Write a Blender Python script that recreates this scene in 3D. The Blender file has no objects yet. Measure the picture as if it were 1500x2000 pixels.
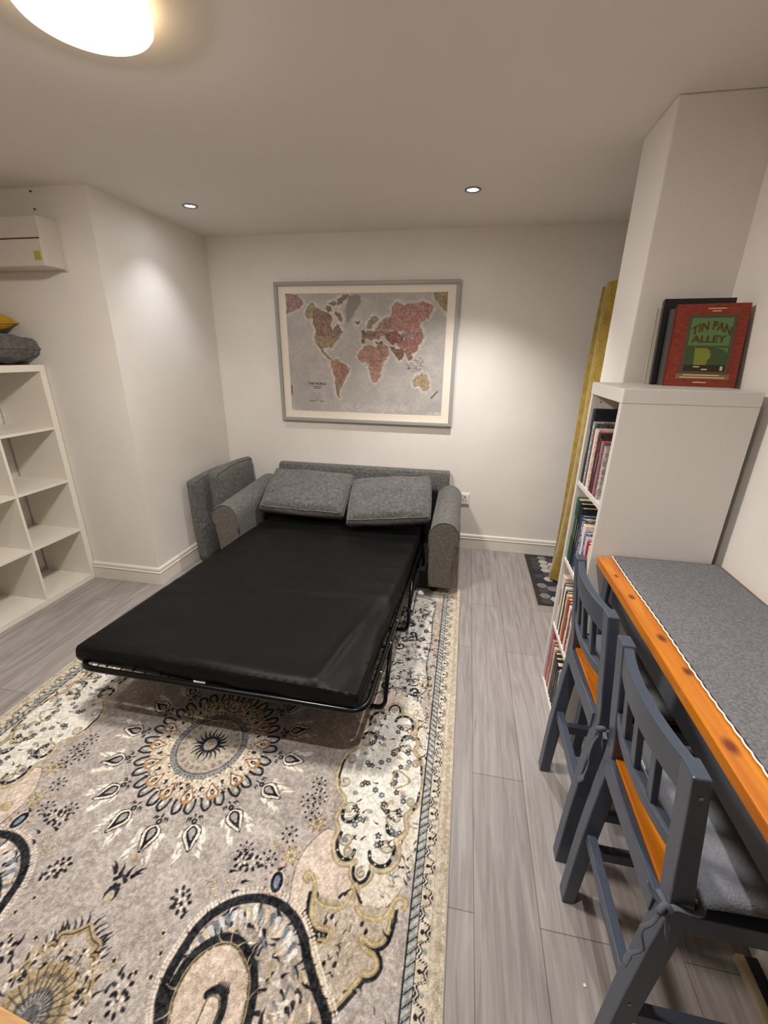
import bpy, bmesh, math, random
import numpy as np
from mathutils import Vector, Matrix, noise
random.seed(7)
R = math.radians
SC = bpy.context.scene
COL = SC.collection

# ------------------------------------------------------------------ camera, world, lights, exposure
CAM_F, CAM_P, CAM_Y, CAM_R, CAM_H = 829.6, 0.35653, 0.18230, 0.01389, 1.560
def camera():
    fw = Vector((-math.sin(CAM_Y)*math.cos(CAM_P), math.cos(CAM_Y)*math.cos(CAM_P), -math.sin(CAM_P)))
    rt = Vector((math.cos(CAM_Y), math.sin(CAM_Y), 0)); up = rt.cross(fw)
    c, s = math.cos(CAM_R), math.sin(CAM_R)
    r2 = c*rt + s*up; u2 = -s*rt + c*up
    d = bpy.data.cameras.new('camera'); o = bpy.data.objects.new('camera', d); COL.objects.link(o)
    d.sensor_fit = 'VERTICAL'; d.sensor_height = 36; d.sensor_width = 27
    d.lens = CAM_F*36/2000; d.clip_start = 0.01
    m = Matrix((r2, u2, -fw)).transposed().to_4x4(); m.translation = (0, 0, CAM_H)
    o.matrix_world = m; SC.camera = o
camera()
wd = bpy.data.worlds.new('world'); SC.world = wd; wd.use_nodes = True
wd.node_tree.nodes['Background'].inputs[0].default_value = (1, .93, .85, 1)
wd.node_tree.nodes['Background'].inputs[1].default_value = 0.02
vs = SC.view_settings
vs.view_transform = 'Standard'; vs.look = 'None'; vs.exposure = 1.42; vs.gamma = 1; vs.use_curve_mapping = False
LAMP_EMIT = 86.0                           # round ceiling lamp
SPOT_L, SPOT_R, SPOT_T, SPOT_A = 6.5, 42.0, 22.0, 7.0   # recessed spotlights: left, right, near right, near left
SPOT_COL = (1.0, .985, .98)
LAMP_COL = (1.0, .945, .87, 1)
ZC = 2.369

# ------------------------------------------------------------------ helpers
def lin(c):
    return tuple(((v/255)/12.92 if v/255 <= .04045 else ((v/255+.055)/1.055)**2.4) for v in c)
def mat(name, c, rough=.6, c2=None, scale=8, detail=4, stretch=(1,1,1), bump=0, bscale=None, metal=0, spec=.5, sheen=0, emit=None, ramp=(.35,.65), coat=0):
    m = bpy.data.materials.new(name); m.use_nodes = True
    nt = m.node_tree; N = nt.nodes; L = nt.links; b = N['Principled BSDF']
    b.inputs['Base Color'].default_value = (*lin(c), 1); b.inputs['Roughness'].default_value = rough
    b.inputs['Metallic'].default_value = metal; b.inputs['Specular IOR Level'].default_value = spec
    if sheen: b.inputs['Sheen Weight'].default_value = sheen
    if coat: b.inputs['Coat Weight'].default_value = coat
    tc = N.new('ShaderNodeTexCoord'); mp = N.new('ShaderNodeMapping'); mp.inputs['Scale'].default_value = stretch
    L.new(tc.outputs['Object'], mp.inputs['Vector'])
    if c2:
        n = N.new('ShaderNodeTexNoise'); n.inputs['Scale'].default_value = scale; n.inputs['Detail'].default_value = detail
        L.new(mp.outputs[0], n.inputs['Vector'])
        r = N.new('ShaderNodeValToRGB'); r.color_ramp.elements[0].position = ramp[0]; r.color_ramp.elements[1].position = ramp[1]
        r.color_ramp.elements[0].color = (*lin(c), 1); r.color_ramp.elements[1].color = (*lin(c2), 1)
        L.new(n.outputs['Fac'], r.inputs[0]); L.new(r.outputs[0], b.inputs['Base Color'])
    if bump:
        n2 = N.new('ShaderNodeTexNoise'); n2.inputs['Scale'].default_value = bscale or scale; n2.inputs['Detail'].default_value = 3
        L.new(mp.outputs[0], n2.inputs['Vector'])
        bp = N.new('ShaderNodeBump'); bp.inputs['Strength'].default_value = bump; bp.inputs['Distance'].default_value = .01
        L.new(n2.outputs['Fac'], bp.inputs['Height']); L.new(bp.outputs[0], b.inputs['Normal'])
    if emit:
        b.inputs['Emission Color'].default_value = emit[0]; b.inputs['Emission Strength'].default_value = emit[1]
    return m
def vcol_mat(name, rough=.9, bump=.3, bscale=300, sheen=0):
    m = mat(name, (128,128,128), rough, bump=bump, bscale=bscale, sheen=sheen, spec=.2)
    nt = m.node_tree; a = nt.nodes.new('ShaderNodeVertexColor'); a.layer_name = 'Col'
    nt.links.new(a.outputs['Color'], nt.nodes['Principled BSDF'].inputs['Base Color'])
    return m

BASE = {}
class G:
    def __init__(s): s.v = []; s.f = []; s.mi = []; s.m = 0
    def add(s, vs, fs):
        o = len(s.v); s.v += [tuple(p) for p in vs]
        for f in fs: s.f.append([i+o for i in f]); s.mi.append(s.m)
        return s
    def box(s, x0, x1, y0, y1, z0, z1):
        return s.add([(x0,y0,z0),(x1,y0,z0),(x1,y1,z0),(x0,y1,z0),(x0,y0,z1),(x1,y0,z1),(x1,y1,z1),(x0,y1,z1)],
                     [(0,3,2,1),(4,5,6,7),(0,1,5,4),(1,2,6,5),(2,3,7,6),(3,0,4,7)])
    def obox(s, c, ax, ay, az):
        c, ax, ay, az = map(Vector, (c, ax, ay, az)); vs = []
        for k in (-1, 1):
            for i, j in ((-1,-1),(1,-1),(1,1),(-1,1)): vs.append(c+ax*i+ay*j+az*k)
        return s.add(vs, [(0,3,2,1),(4,5,6,7),(0,1,5,4),(1,2,6,5),(2,3,7,6),(3,0,4,7)])
    def tube(s, path, r, n=10, closed=False, flat=None):
        P = [Vector(p) for p in path]; k = len(P); vs = []; prev = None
        for i, p in enumerate(P):
            if closed: t = P[(i+1) % k]-P[i-1]
            else: t = P[min(i+1,k-1)]-P[max(i-1,0)]
            t.normalize()
            if prev is None:
                a = Vector((0,0,1)) if abs(t.z) < .9 else Vector((1,0,0))
                u = t.cross(a).normalized()
            else: u = (prev - t*prev.dot(t)).normalized()
            prev = u; w = t.cross(u)
            rr = r[i] if isinstance(r, (list, tuple)) else r
            for j in range(n):
                a = 2*math.pi*j/n
                vs.append(p+u*math.cos(a)*rr+w*math.sin(a)*rr*(flat or 1))
        fs = []
        for i in range(k if closed else k-1):
            i2 = (i+1) % k
            for j in range(n): fs.append((i*n+j, i*n+(j+1)%n, i2*n+(j+1)%n, i2*n+j))
        if not closed: fs += [tuple(range(n))[::-1], tuple(range((k-1)*n, k*n))]
        return s.add(vs, fs)
    def prism(s, poly, fn0, fn1):
        n = len(poly); vs = [fn0(*p) for p in poly]+[fn1(*p) for p in poly]
        return s.add(vs, [tuple(range(n))[::-1], tuple(range(n,2*n))]+[(i,(i+1)%n,n+(i+1)%n,n+i) for i in range(n)])
    def grid(s, fn, nu, nv, cu=False):
        vs = [fn(u/nu, v/nv) for v in range(nv+1) for u in range(nu if cu else nu+1)]
        w = nu if cu else nu+1
        return s.add(vs, [(v*w+u, v*w+(u+1)%w, (v+1)*w+(u+1)%w, (v+1)*w+u) for v in range(nv) for u in range(nu)])
    def lathe(s, prof, c, n=32, ax='z'):
        def P(u, v):
            k = v*(len(prof)-1); r, h = prof[min(int(round(k)), len(prof)-1)]; a = 2*math.pi*u
            return (c[0]+r*math.cos(a), c[1]+r*math.sin(a), c[2]+h)
        return s.grid(P, n, len(prof)-1, True)
    def build(s, name, m, parent=None, bevel=0, smooth=False, seg=2, sub=0, label=None):
        me = bpy.data.meshes.new(name)
        if parent is None:
            a = np.array(s.v); off = Vector(((a[:,0].min()+a[:,0].max())/2, (a[:,1].min()+a[:,1].max())/2, a[:,2].min()))
        else: off = BASE[parent.name]
        bm = bmesh.new(); V = [bm.verts.new(Vector(p)-off) for p in s.v]
        for f, mi in zip(s.f, s.mi):
            try: q = bm.faces.new([V[i] for i in f]); q.material_index = mi; q.smooth = smooth
            except ValueError: pass
        bmesh.ops.remove_doubles(bm, verts=bm.verts, dist=1e-6)
        bmesh.ops.recalc_face_normals(bm, faces=bm.faces)
        bm.to_mesh(me); bm.free()
        for x in (m if isinstance(m, (list, tuple)) else [m]): me.materials.append(x)
        o = bpy.data.objects.new(name, me); COL.objects.link(o)
        if parent is None: o.location = off
        else: o.parent = parent
        BASE[o.name] = off
        if bevel:
            b = o.modifiers.new('bevel', 'BEVEL'); b.width = bevel; b.segments = seg; b.limit_method = 'ANGLE'; b.angle_limit = R(40)
        if sub:
            b = o.modifiers.new('sub', 'SUBSURF'); b.levels = sub; b.render_levels = sub
        if label: o['label'] = label
        return o
def thing(name, label, cat, loc, group=None):
    o = bpy.data.objects.new(name, None); COL.objects.link(o); o.location = loc; o.empty_display_size = .1
    BASE[o.name] = Vector(loc); return tag(o, label, cat, group)
def tag(o, label, cat, group=None):
    o['label'] = label; o['category'] = cat
    if group: o['group'] = group
    return o
def struct(o): o['kind'] = 'structure'; return o
def copy_thing(o, dloc, label, group=None):
    def cp(x, par):
        c = x.copy(); COL.objects.link(c); c.parent = par
        for ch in list(x.children): cp(ch, c)
        return c
    c = cp(o, None); c.location = Vector(o.location)+Vector(dloc); c['label'] = label
    if group: c['group'] = group
    return c
def colour_mesh(name, X, Y, Z, RGB, m, parent, bevel=None):
    """regular grid (H,W) of points with one linear colour each"""
    H, W = X.shape; off = BASE[parent.name]
    co = np.stack([X-off.x, Y-off.y, Z-off.z], -1).reshape(-1, 3).astype(np.float32)
    i = np.arange(H*W).reshape(H, W); q = np.stack([i[:-1,:-1], i[:-1,1:], i[1:,1:], i[1:,:-1]], -1).reshape(-1, 4)
    me = bpy.data.meshes.new(name); me.vertices.add(len(co)); me.vertices.foreach_set('co', co.ravel())
    me.loops.add(q.size); me.loops.foreach_set('vertex_index', q.ravel().astype(np.int32))
    me.polygons.add(len(q)); me.polygons.foreach_set('loop_start', np.arange(0, q.size, 4, dtype=np.int32))
    me.update(calc_edges=True)
    a = me.color_attributes.new('Col', 'FLOAT_COLOR', 'POINT')
    c = np.clip(RGB, 0, 255)/255.; c = np.where(c <= .04045, c/12.92, ((c+.055)/1.055)**2.4)
    a.data.foreach_set('color', np.concatenate([c, np.ones((H, W, 1))], -1).reshape(-1).astype(np.float32))
    me.materials.append(m); o = bpy.data.objects.new(name, me); COL.objects.link(o); o.parent = parent; BASE[o.name] = off
    return o
class Ras:
    """paints woven / printed patterns on a grid of points"""
    def __init__(s, X, Y, bg):
        s.X, s.Y = X, Y; s.d = abs(X[0,1]-X[0,0]); s.im = np.empty(X.shape+(3,)); s.im[:] = bg
        s.sx = np.sign(X[0,1]-X[0,0]); s.sy = np.sign(Y[1,0]-Y[0,0])
    def win(s, x0, x1, y0, y1):
        xs = s.X[0]; ys = s.Y[:,0]
        ix = np.where((xs >= x0) & (xs <= x1))[0]; iy = np.where((ys >= y0) & (ys <= y1))[0]
        if len(ix) == 0 or len(iy) == 0: return None
        return slice(iy[0], iy[-1]+1), slice(ix[0], ix[-1]+1)
    def put(s, w, a, col): s.im[w] = s.im[w]*(1-a[...,None])+np.array(col, float)*a[...,None]
    def poly(s, pts, col, alpha=1.):
        P = np.array(pts, float); w = s.win(P[:,0].min(), P[:,0].max(), P[:,1].min(), P[:,1].max())
        if not w: return
        x = s.X[w]; y = s.Y[w]; ins = np.zeros(x.shape, bool); j = len(P)-1
        for i in range(len(P)):
            xi, yi = P[i]; xj, yj = P[j]
            if yi != yj: ins ^= ((yi > y) != (yj > y)) & (x < (xj-xi)*(y-yi)/(yj-yi)+xi)
            j = i
        s.put(w, ins*float(alpha), col); return w, ins
    def line(s, pts, wd, col, closed=False, alpha=1.):
        P = np.array(pts, float)
        if closed: P = np.vstack([P, P[:1]])
        wds = np.linspace(wd[0], wd[1], len(P)) if isinstance(wd, tuple) else np.full(len(P), wd)
        m = wds.max()+s.d
        w = s.win(P[:,0].min()-m, P[:,0].max()+m, P[:,1].min()-m, P[:,1].max()+m)
        if not w: return
        x = s.X[w]; y = s.Y[w]; al = np.zeros(x.shape)
        for k in range(len(P)-1):
            ax, ay = P[k]; d = P[k+1]-P[k]; L2 = d@d+1e-12
            t = np.clip(((x-ax)*d[0]+(y-ay)*d[1])/L2, 0, 1)
            ds = np.hypot(x-ax-t*d[0], y-ay-t*d[1]); ww = wds[k]+(wds[k+1]-wds[k])*t
            al = np.maximum(al, np.clip((ww/2-ds)/s.d+.5, 0, 1))
        s.put(w, al*alpha, col)
    def ell(s, cx, cy, a, b, ang, col, alpha=1.):
        m = max(a, b); w = s.win(cx-m, cx+m, cy-m, cy+m)
        if not w: return
        x = s.X[w]-cx; y = s.Y[w]-cy; c, q = math.cos(ang), math.sin(ang)
        u = (x*c+y*q)/a; v = (-x*q+y*c)/b
        s.put(w, np.clip((1-np.hypot(u, v))*min(a, b)/s.d+.5, 0, 1)*alpha, col)
def smc(P, closed=False, k=6):
    P = [np.array(p, float) for p in P]; n = len(P); out = []
    for i in range(n if closed else n-1):
        g = (lambda j: P[j % n]) if closed else (lambda j: P[min(max(j, 0), n-1)])
        p0, p1, p2, p3 = g(i-1), g(i), g(i+1), g(i+2)
        for t in np.linspace(0, 1, k, endpoint=False):
            out.append(.5*((2*p1)+(-p0+p2)*t+(2*p0-5*p1+4*p2-p3)*t*t+(-p0+3*p1-3*p2+p3)*t**3))
    if not closed: out.append(P[-1])
    return out
def vnoise(shape, cell, rng):
    H, W = shape; h, w = int(H/cell)+3, int(W/cell)+3; a = rng.random((h, w))
    y = np.arange(H)/cell; x = np.arange(W)/cell; iy = y.astype(int); ix = x.astype(int); fy = (y-iy)[:,None]; fx = (x-ix)[None]
    fy = fy*fy*(3-2*fy); fx = fx*fx*(3-2*fx)
    return (a[iy][:,ix]*(1-fx)+a[iy][:,ix+1]*fx)*(1-fy)+(a[iy+1][:,ix]*(1-fx)+a[iy+1][:,ix+1]*fx)*fy

# ------------------------------------------------------------------ materials
m_wall = mat('wall_paint', (234,228,221), .75, (230,223,216), 3, bump=.08, bscale=60)
m_ceil = mat('ceiling_paint', (234,228,222), .85, bump=.05, bscale=40)
m_skirt = mat('skirting_gloss', (228,222,212), .35)
m_white = mat('white_laminate', (238,232,220), .38)
m_whiteg = mat('white_board', (214,209,202), .42)
m_chen = mat('grey_chenille', (76,73,71), .9, (112,109,106), 48, 9, bump=.7, bscale=120, sheen=.15, ramp=(.30,.70))
m_chen2 = mat('grey_chenille_front', (90,84,78), .9, (112,106,99), 60, 6, bump=.5, bscale=160, sheen=.1)
m_black = mat('black_mattress_cloth', (10,10,10), .5, (12,11,12), 5, bump=.2, bscale=14, spec=.16)
m_dark = mat('black_lining', (20,19,19), .9)
m_metal = mat('black_tube_metal', (22,24,25), .25, metal=.6, spec=.6)
m_chrome = mat('steel', (150,150,150), .25, metal=1)
m_paint = mat('blue_grey_paint', (70,78,92), .36, (64,72,86), 7)
m_grey = mat('grey_apron_paint', (68,75,87), .45)
m_runner = mat('grey_felted_wool', (96,95,98), .95, (126,125,128), 190, 5, bump=.4, bscale=300)
m_scal = mat('white_crochet', (228,224,216), .9)
m_cush = mat('grey_cushion_cotton', (116,118,124), .95, (128,130,136), 200, 3, bump=.3, bscale=280)
m_tie = mat('grey_ribbon', (86,90,98), .9)
m_frame = mat('grey_picture_frame', (160,158,152), .45)
m_mount = mat('white_mount', (236,224,208), .8)
m_print = vcol_mat('map_print', .7, 0, 100)
m_ink = mat('map_ink', (40,38,38), .8)
m_faint = mat('faint_map_ink', (92,90,90), .8)
m_rug = vcol_mat('woven_rug', .95, .55, 260)
m_bind = mat('rug_binding', (176,160,138), .9, bump=.3, bscale=300)
m_curt = vcol_mat('mustard_velvet', .75, .25, 140, sheen=.5)
m_plastic = mat('white_plastic', (232,228,222), .4)
m_box = mat('painted_box', (206,196,186), .6)
m_slot = mat('dark_slot', (60,45,38), .8)
m_yel = mat('yellow_sticker', (170,166,56), .6)
m_pages = mat('book_pages', (232,214,184), .9, (216,196,164), 90, 2, (1,1,30))
m_lamp = mat('lamp_diffuser', (250,250,250), .5, emit=(LAMP_COL, LAMP_EMIT))
m_rim = mat('lamp_rim', (235,225,205), .5, emit=((1,.72,.40,1), 1.6))
m_bulb = mat('spot_bulb', (250,250,250), .5, emit=((.95,.97,1,1), 40))
m_matb = mat('doormat_rubber', (48,40,36), .9, bump=.4, bscale=400)
m_hex = [mat('hex_'+n, c, .85, bump=.3, bscale=300) for n, c in (('pale',(176,170,162)),('grey',(122,118,114)),('dark',(62,62,64)),('ink',(34,38,52)))]
m_yelc = mat('yellow_cushion', (196,152,36), .9, (180,136,28), 30)
m_lightwood = mat('pale_oak', (200,158,104), .5, (178,134,82), 12, 4, (1,9,9))
m_beige = mat('raw_edge', (176,160,130), .7)
m_blk = mat('black_board', (26,27,30), .6)

def wood(name, axis, knots=()):
    m = bpy.data.materials.new(name); m.use_nodes = True; nt = m.node_tree; N = nt.nodes; L = nt.links; b = N['Principled BSDF']
    b.inputs['Roughness'].default_value = .32; b.inputs['Coat Weight'].default_value = .25
    tc = N.new('ShaderNodeTexCoord'); mp = N.new('ShaderNodeMapping'); st = [26,26,26]; st[axis] = 1.6; mp.inputs['Scale'].default_value = st
    L.new(tc.outputs['Object'], mp.inputs[0])
    n = N.new('ShaderNodeTexNoise'); n.inputs['Scale'].default_value = 1.6; n.inputs['Detail'].default_value = 5; n.inputs['Distortion'].default_value = .6
    L.new(mp.outputs[0], n.inputs['Vector'])
    r = N.new('ShaderNodeValToRGB'); e = r.color_ramp.elements
    e[0].position = .3; e[0].color = (*lin((180,96,14)), 1); e[1].position = .7; e[1].color = (*lin((218,136,34)), 1)
    L.new(n.outputs['Fac'], r.inputs[0]); out = r.outputs[0]
    for (kx, ky, kz, rad) in knots:
        sb = N.new('ShaderNodeVectorMath'); sb.operation = 'SUBTRACT'; sb.inputs[1].default_value = (kx, ky, kz); L.new(tc.outputs['Object'], sb.inputs[0])
        sc = N.new('ShaderNodeVectorMath'); sc.operation = 'MULTIPLY'; sc.inputs[1].default_value = (1/rad, .6/rad, .6/rad); L.new(sb.outputs[0], sc.inputs[0])
        ln = N.new('ShaderNodeVectorMath'); ln.operation = 'LENGTH'; L.new(sc.outputs[0], ln.inputs[0])
        rr = N.new('ShaderNodeValToRGB'); rr.color_ramp.elements[0].position = .35; rr.color_ramp.elements[0].color = (1,1,1,1)
        rr.color_ramp.elements[1].position = 1; rr.color_ramp.elements[1].color = (0,0,0,1)
        L.new(ln.outputs['Value'], rr.inputs[0])
        mx = N.new('ShaderNodeMix'); mx.data_type = 'RGBA'; L.new(rr.outputs[0], mx.inputs[0]); L.new(out, mx.inputs[6]); mx.inputs[7].default_value = (*lin((112,44,10)), 1)
        out = mx.outputs[2]
    L.new(out, b.inputs['Base Color']); return m
m_seat = wood('varnished_pine_seat', 1)

def floor_mat():
    m = bpy.data.materials.new('grey_laminate_planks'); m.use_nodes = True; nt = m.node_tree; N = nt.nodes; L = nt.links; b = N['Principled BSDF']
    b.inputs['Roughness'].default_value = .42; b.inputs['Specular IOR Level'].default_value = .4
    tc = N.new('ShaderNodeTexCoord'); mp = N.new('ShaderNodeMapping'); mp.inputs['Rotation'].default_value = (0,0,R(90)); mp.inputs['Location'].default_value = (.4,.07,0)
    L.new(tc.outputs['Object'], mp.inputs[0])
    br = N.new('ShaderNodeTexBrick'); br.inputs['Scale'].default_value = 1; br.inputs['Brick Width'].default_value = 1.25; br.inputs['Row Height'].default_value = .19
    br.inputs['Mortar Size'].default_value = .0016; br.inputs['Mortar Smooth'].default_value = .3; br.offset = .37; br.inputs['Bias'].default_value = 0
    br.inputs['Color1'].default_value = (*lin((166,159,155)),1); br.inputs['Color2'].default_value = (*lin((154,147,144)),1); br.inputs['Mortar'].default_value = (*lin((112,104,100)),1)
    L.new(mp.outputs[0], br.inputs['Vector'])
    m2 = N.new('ShaderNodeMapping'); m2.inputs['Scale'].default_value = (34,2.2,1); L.new(tc.outputs['Object'], m2.inputs[0])
    n = N.new('ShaderNodeTexNoise'); n.inputs['Scale'].default_value = 1.5; n.inputs['Detail'].default_value = 7; n.inputs['Distortion'].default_value = .9; L.new(m2.outputs[0], n.inputs['Vector'])
    r = N.new('ShaderNodeValToRGB'); r.color_ramp.elements[0].position = .25; r.color_ramp.elements[0].color = (.62,.6,.6,1); r.color_ramp.elements[1].position = .72; r.color_ramp.elements[1].color = (1.1,1.1,1.1,1)
    L.new(n.outputs['Fac'], r.inputs[0])
    mx = N.new('ShaderNodeMix'); mx.data_type = 'RGBA'; mx.blend_type = 'MULTIPLY'; mx.inputs[0].default_value = 1
    L.new(br.outputs['Color'], mx.inputs[6]); L.new(r.outputs[0], mx.inputs[7]); L.new(mx.outputs[2], b.inputs['Base Color'])
    return m

# ------------------------------------------------------------------ room shell
XL, XW, YB, YK = -2.04, .92, 3.42, 2.33     # left return, right wall, back wall, face of the left block
XLL, XRR, YF = -2.96, 1.10, -2.6
struct(G().box(XLL-.1, XRR+.1, YF-.1, YB+.1, -.1, 0).build('floor', floor_mat()))
struct(G().box(XLL-.1, XRR+.1, YF-.1, YB+.1, ZC, ZC+.1).build('ceiling', m_ceil))
struct(G().box(XL-.02, XRR+.1, YB, YB+.1, 0, ZC).build('wall_back', m_wall))
struct(G().box(XLL-.1, XL, YK, YB+.1, 0, ZC).build('wall_left_rear', m_wall))
struct(G().box(XLL-.1, XLL, YF-.1, YK, 0, ZC).build('wall_left', m_wall))
struct(G().box(XW, XRR+.1, YF-.1, 1.925, 0, ZC).build('wall_right', m_wall))
struct(G().box(.607, XRR+.1, 1.925, 2.23, 0, ZC).build('wall_right_pier', m_wall, bevel=.006))
struct(G().box(XRR, XRR+.1, 2.23, YB, 0, ZC).build('wall_right_rear', m_wall))
struct(G().box(XLL-.1, XRR+.1, YF-.1, YF, 0, ZC).build('wall_front', m_wall))
def skirting(name, pts, normals):
    prof = [(0,0),(.018,0),(.018,.088),(.022,.090),(.022,.094),(.012,.098),(.012,.104),(.016,.108),(.014,.118),(.006,.124),(0,.126)]
    g = G(); n = len(prof); vs = []
    for (x, y), (nx, ny) in zip(pts, normals):
        for d, z in prof: vs.append((x+nx*d, y+ny*d, z))
    fs = [(i*n+j, i*n+j+1, (i+1)*n+j+1, (i+1)*n+j) for i in range(len(pts)-1) for j in range(n-1)]
    fs += [tuple(range(n)), tuple(range((len(pts)-1)*n, len(pts)*n))[::-1]]
    g.add(vs, fs); return struct(g.build(name, m_skirt))
skirting('baseboard_back', [(XL+.02,YB),(XRR,YB)], [(0,-1),(0,-1)])
skirting('baseboard_left', [(-2.562,YK),(XL,YK),(XL,YB-.02)], [(0,-1),(1,-1),(1,0)])
skirting('baseboard_right', [(XW,YF),(XW,1.50)], [(-1,0),(-1,0)])

# ------------------------------------------------------------------ lamps
lx, ly = -.99, 1.235
t = thing('ceiling_lamp', 'large round glowing ceiling lamp at the top left', 'ceiling lamp', (lx, ly, ZC))
G().lathe([(.0,.0),(.150,.0),(.152,-.012),(.152,-.040),(.147,-.046),(.140,-.046),(.140,-.03),(0,-.03)], (lx,ly,ZC), 64).build('rim', m_rim, t, smooth=False)
G().lathe([(.0,-.060),(.06,-.0590),(.10,-.0565),(.125,-.053),(.1365,-.048),(.1395,-.043),(.1395,-.035)], (lx,ly,ZC), 64).build('diffuser', m_lamp, t, smooth=True, label='glowing white diffuser')
def spot(x, y, label, power, size=104, blend=.8, col=SPOT_COL, tilt=0):
    t = thing('recessed_spotlight', label, 'spotlight', (x, y, ZC), None)
    G().lathe([(.030,.0),(.043,.0),(.043,-.003),(.040,-.006),(.033,-.006),(.030,-.002),(.029,.0)], (x,y,ZC), 40).build('bezel', m_chrome, t, smooth=True, label='silver ring')
    G().lathe([(.0,-.004),(.018,-.0035),(.0285,-.001)], (x,y,ZC), 32).build('bulb', m_bulb, t, smooth=True)
    d = bpy.data.lights.new('spot_beam', 'SPOT'); d.energy = power; d.color = col; d.spot_size = R(size); d.spot_blend = blend; d.shadow_soft_size = .02
    o = bpy.data.objects.new('spot_beam', d); COL.objects.link(o); o.parent = t; o.location = (0,0,-.012); o.rotation_euler = (0, R(tilt), 0)
    return t
spot(-1.70, 2.73, 'small recessed ceiling spotlight near the left wall', SPOT_L, 92, .9, (.90,.95,1.0), 10)
spot(-.05, 2.70, 'small recessed ceiling spotlight right of the framed map', SPOT_R, 110)
spot(.12, .62, 'recessed ceiling spotlight above the chairs, out of the frame', SPOT_T, 120, .9)
spot(-1.70, .62, 'recessed ceiling spotlight left of the round lamp, out of the frame', SPOT_A, 120, .9)

# ------------------------------------------------------------------ left cube shelving
XK, KD, KW = -2.567, .39, .77
t = thing('cube_shelf', 'white open cube shelving unit, four cubes high, against the left wall', 'shelving unit', (XK-KD/2, 2.33-KW/2, 0))
y1 = 2.326; y0 = y1-KW; xb = XK-KD+.014
for nm, a in (('side_panel', (y1-.038, y1)), ('side_panel', (y0, y0+.038))): G().box(xb, XK, *a, .038, 1.432).build(nm, m_white, t, bevel=.0015)
G().box(xb, XK, y0, y1, 1.432, 1.47).build('top_panel', m_white, t, bevel=.0015)
G().box(xb, XK, y0, y1, 0, .038).build('bottom_panel', m_white, t, bevel=.0015)
ym = (y0+y1)/2; G().box(xb, XK-.001, ym-.008, ym+.008, .038, 1.432).build('divider', m_white, t, bevel=.001)
for k in range(1, 4):
    z = .038+k*.335+(k-1)*.016+.005
    for a in ((y0+.038, ym-.008), (ym+.008, y1-.038)): G().box(xb, XK-.001, *a, z, z+.016).build('shelf', m_white, t, bevel=.001)
g = G().box(XLL+.0002, XLL+.006, 2.14, 2.29, .07, .24)
for k in range(6): g.obox((XLL+.007, 2.215, .09+k*.026), (.004,0,-.004), (0,.065,0), (-.001,0,.008))
tag(g.build('air_vent', m_plastic), 'white slatted air vent low on the wall seen through the cube shelf', 'vent')

def pillow_fn(cx, ax, ay, az, th, sgn, pinch=.08, seed=0, wr=.012):
    c, ax, ay, az = map(Vector, (cx, ax, ay, az))
    def f(u, v):
        a, b = 2*u-1, 2*v-1
        sx = 1-pinch*(1-b*b)*abs(a)**3*0 - pinch*(b*b-.0)*0
        k = max(0, (1-abs(a)**3.6))**.42*max(0, (1-abs(b)**3.2))**.42
        ex = 1-pinch*(1-abs(b)**2)*(abs(a)**2); ey = 1-pinch*(1-abs(a)**2)*(abs(b)**2)
        p = c+ax*a*ex+ay*b*ey
        nz = noise.noise((a*2.2+seed, b*2.2, seed))*.5+noise.noise((a*5+seed, b*4, seed+3))*.3
        h = th*k*(1+.25*nz)+wr*nz*k*1.2
        return p+az*(sgn*h)
    return f
def pillow(name, label, cat, c, ax, ay, th, m, group=None, seed=0, pinch=.08, piping=True, squash=1, box=0):
    ax, ay = Vector(ax), Vector(ay); az = ax.cross(ay).normalized()
    up = lambda u, v: pillow_fn(c, ax, ay, az, th, 1, pinch, seed)(u, v)+az*(box*(1+.35*noise.noise((u*3+seed, v*3, 1))))
    dn = lambda u, v: pillow_fn(c, ax, ay, az, th*squash, -1, pinch, seed+9)(u, v)-az*(box*(1+.35*noise.noise((u*3+seed, v*3, 1))))
    g = G(); g.grid(up, 28, 22); g.grid(dn, 28, 22)
    def edge(fn): return [fn(i/28, 0) for i in range(28)]+[fn(1, i/22) for i in range(22)]+[fn(1-i/28, 1) for i in range(28)]+[fn(0, 1-i/22) for i in range(22)]
    if box:
        A, B = edge(up), edge(dn); n = len(A); C0 = Vector(c); vs = []
        for k in range(5):
            q = k/4
            for p, w in zip(A, B):
                mm = p*(1-q)+w*q; d = mm-C0; d -= az*d.dot(az); d.normalize(); vs.append(mm+d*box*.55*math.sin(math.pi*q))
        g.add(vs, [(k*n+i, k*n+(i+1)%n, (k+1)*n+(i+1)%n, (k+1)*n+i) for k in range(4) for i in range(n)])
    if not piping: return tag(g.build(name, m, smooth=True), label, cat, group)
    t = thing(name, label, cat, c, group); g.build('cover', m, t, smooth=True)
    for fn in ((up, dn) if box else (up,)): G().tube(edge(fn), .0055, 8, True).build('piping', m, t, smooth=True)
    return t
pillow('grey_cushion', 'grey velvet scatter cushion lying flat on top of the cube shelf', 'cushion', (-2.76, 2.155, 1.563), (0,.235,-.004), (-.2,0,0), .078, m_chen, seed=4, pinch=.1)
pillow('yellow_cushion', 'mustard yellow cushion behind the grey one on top of the cube shelf', 'cushion', (-2.80, 2.10, 1.715), (0,.22,.02), (-.13,0,.03), .055, m_yelc, seed=6, pinch=.1)

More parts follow.
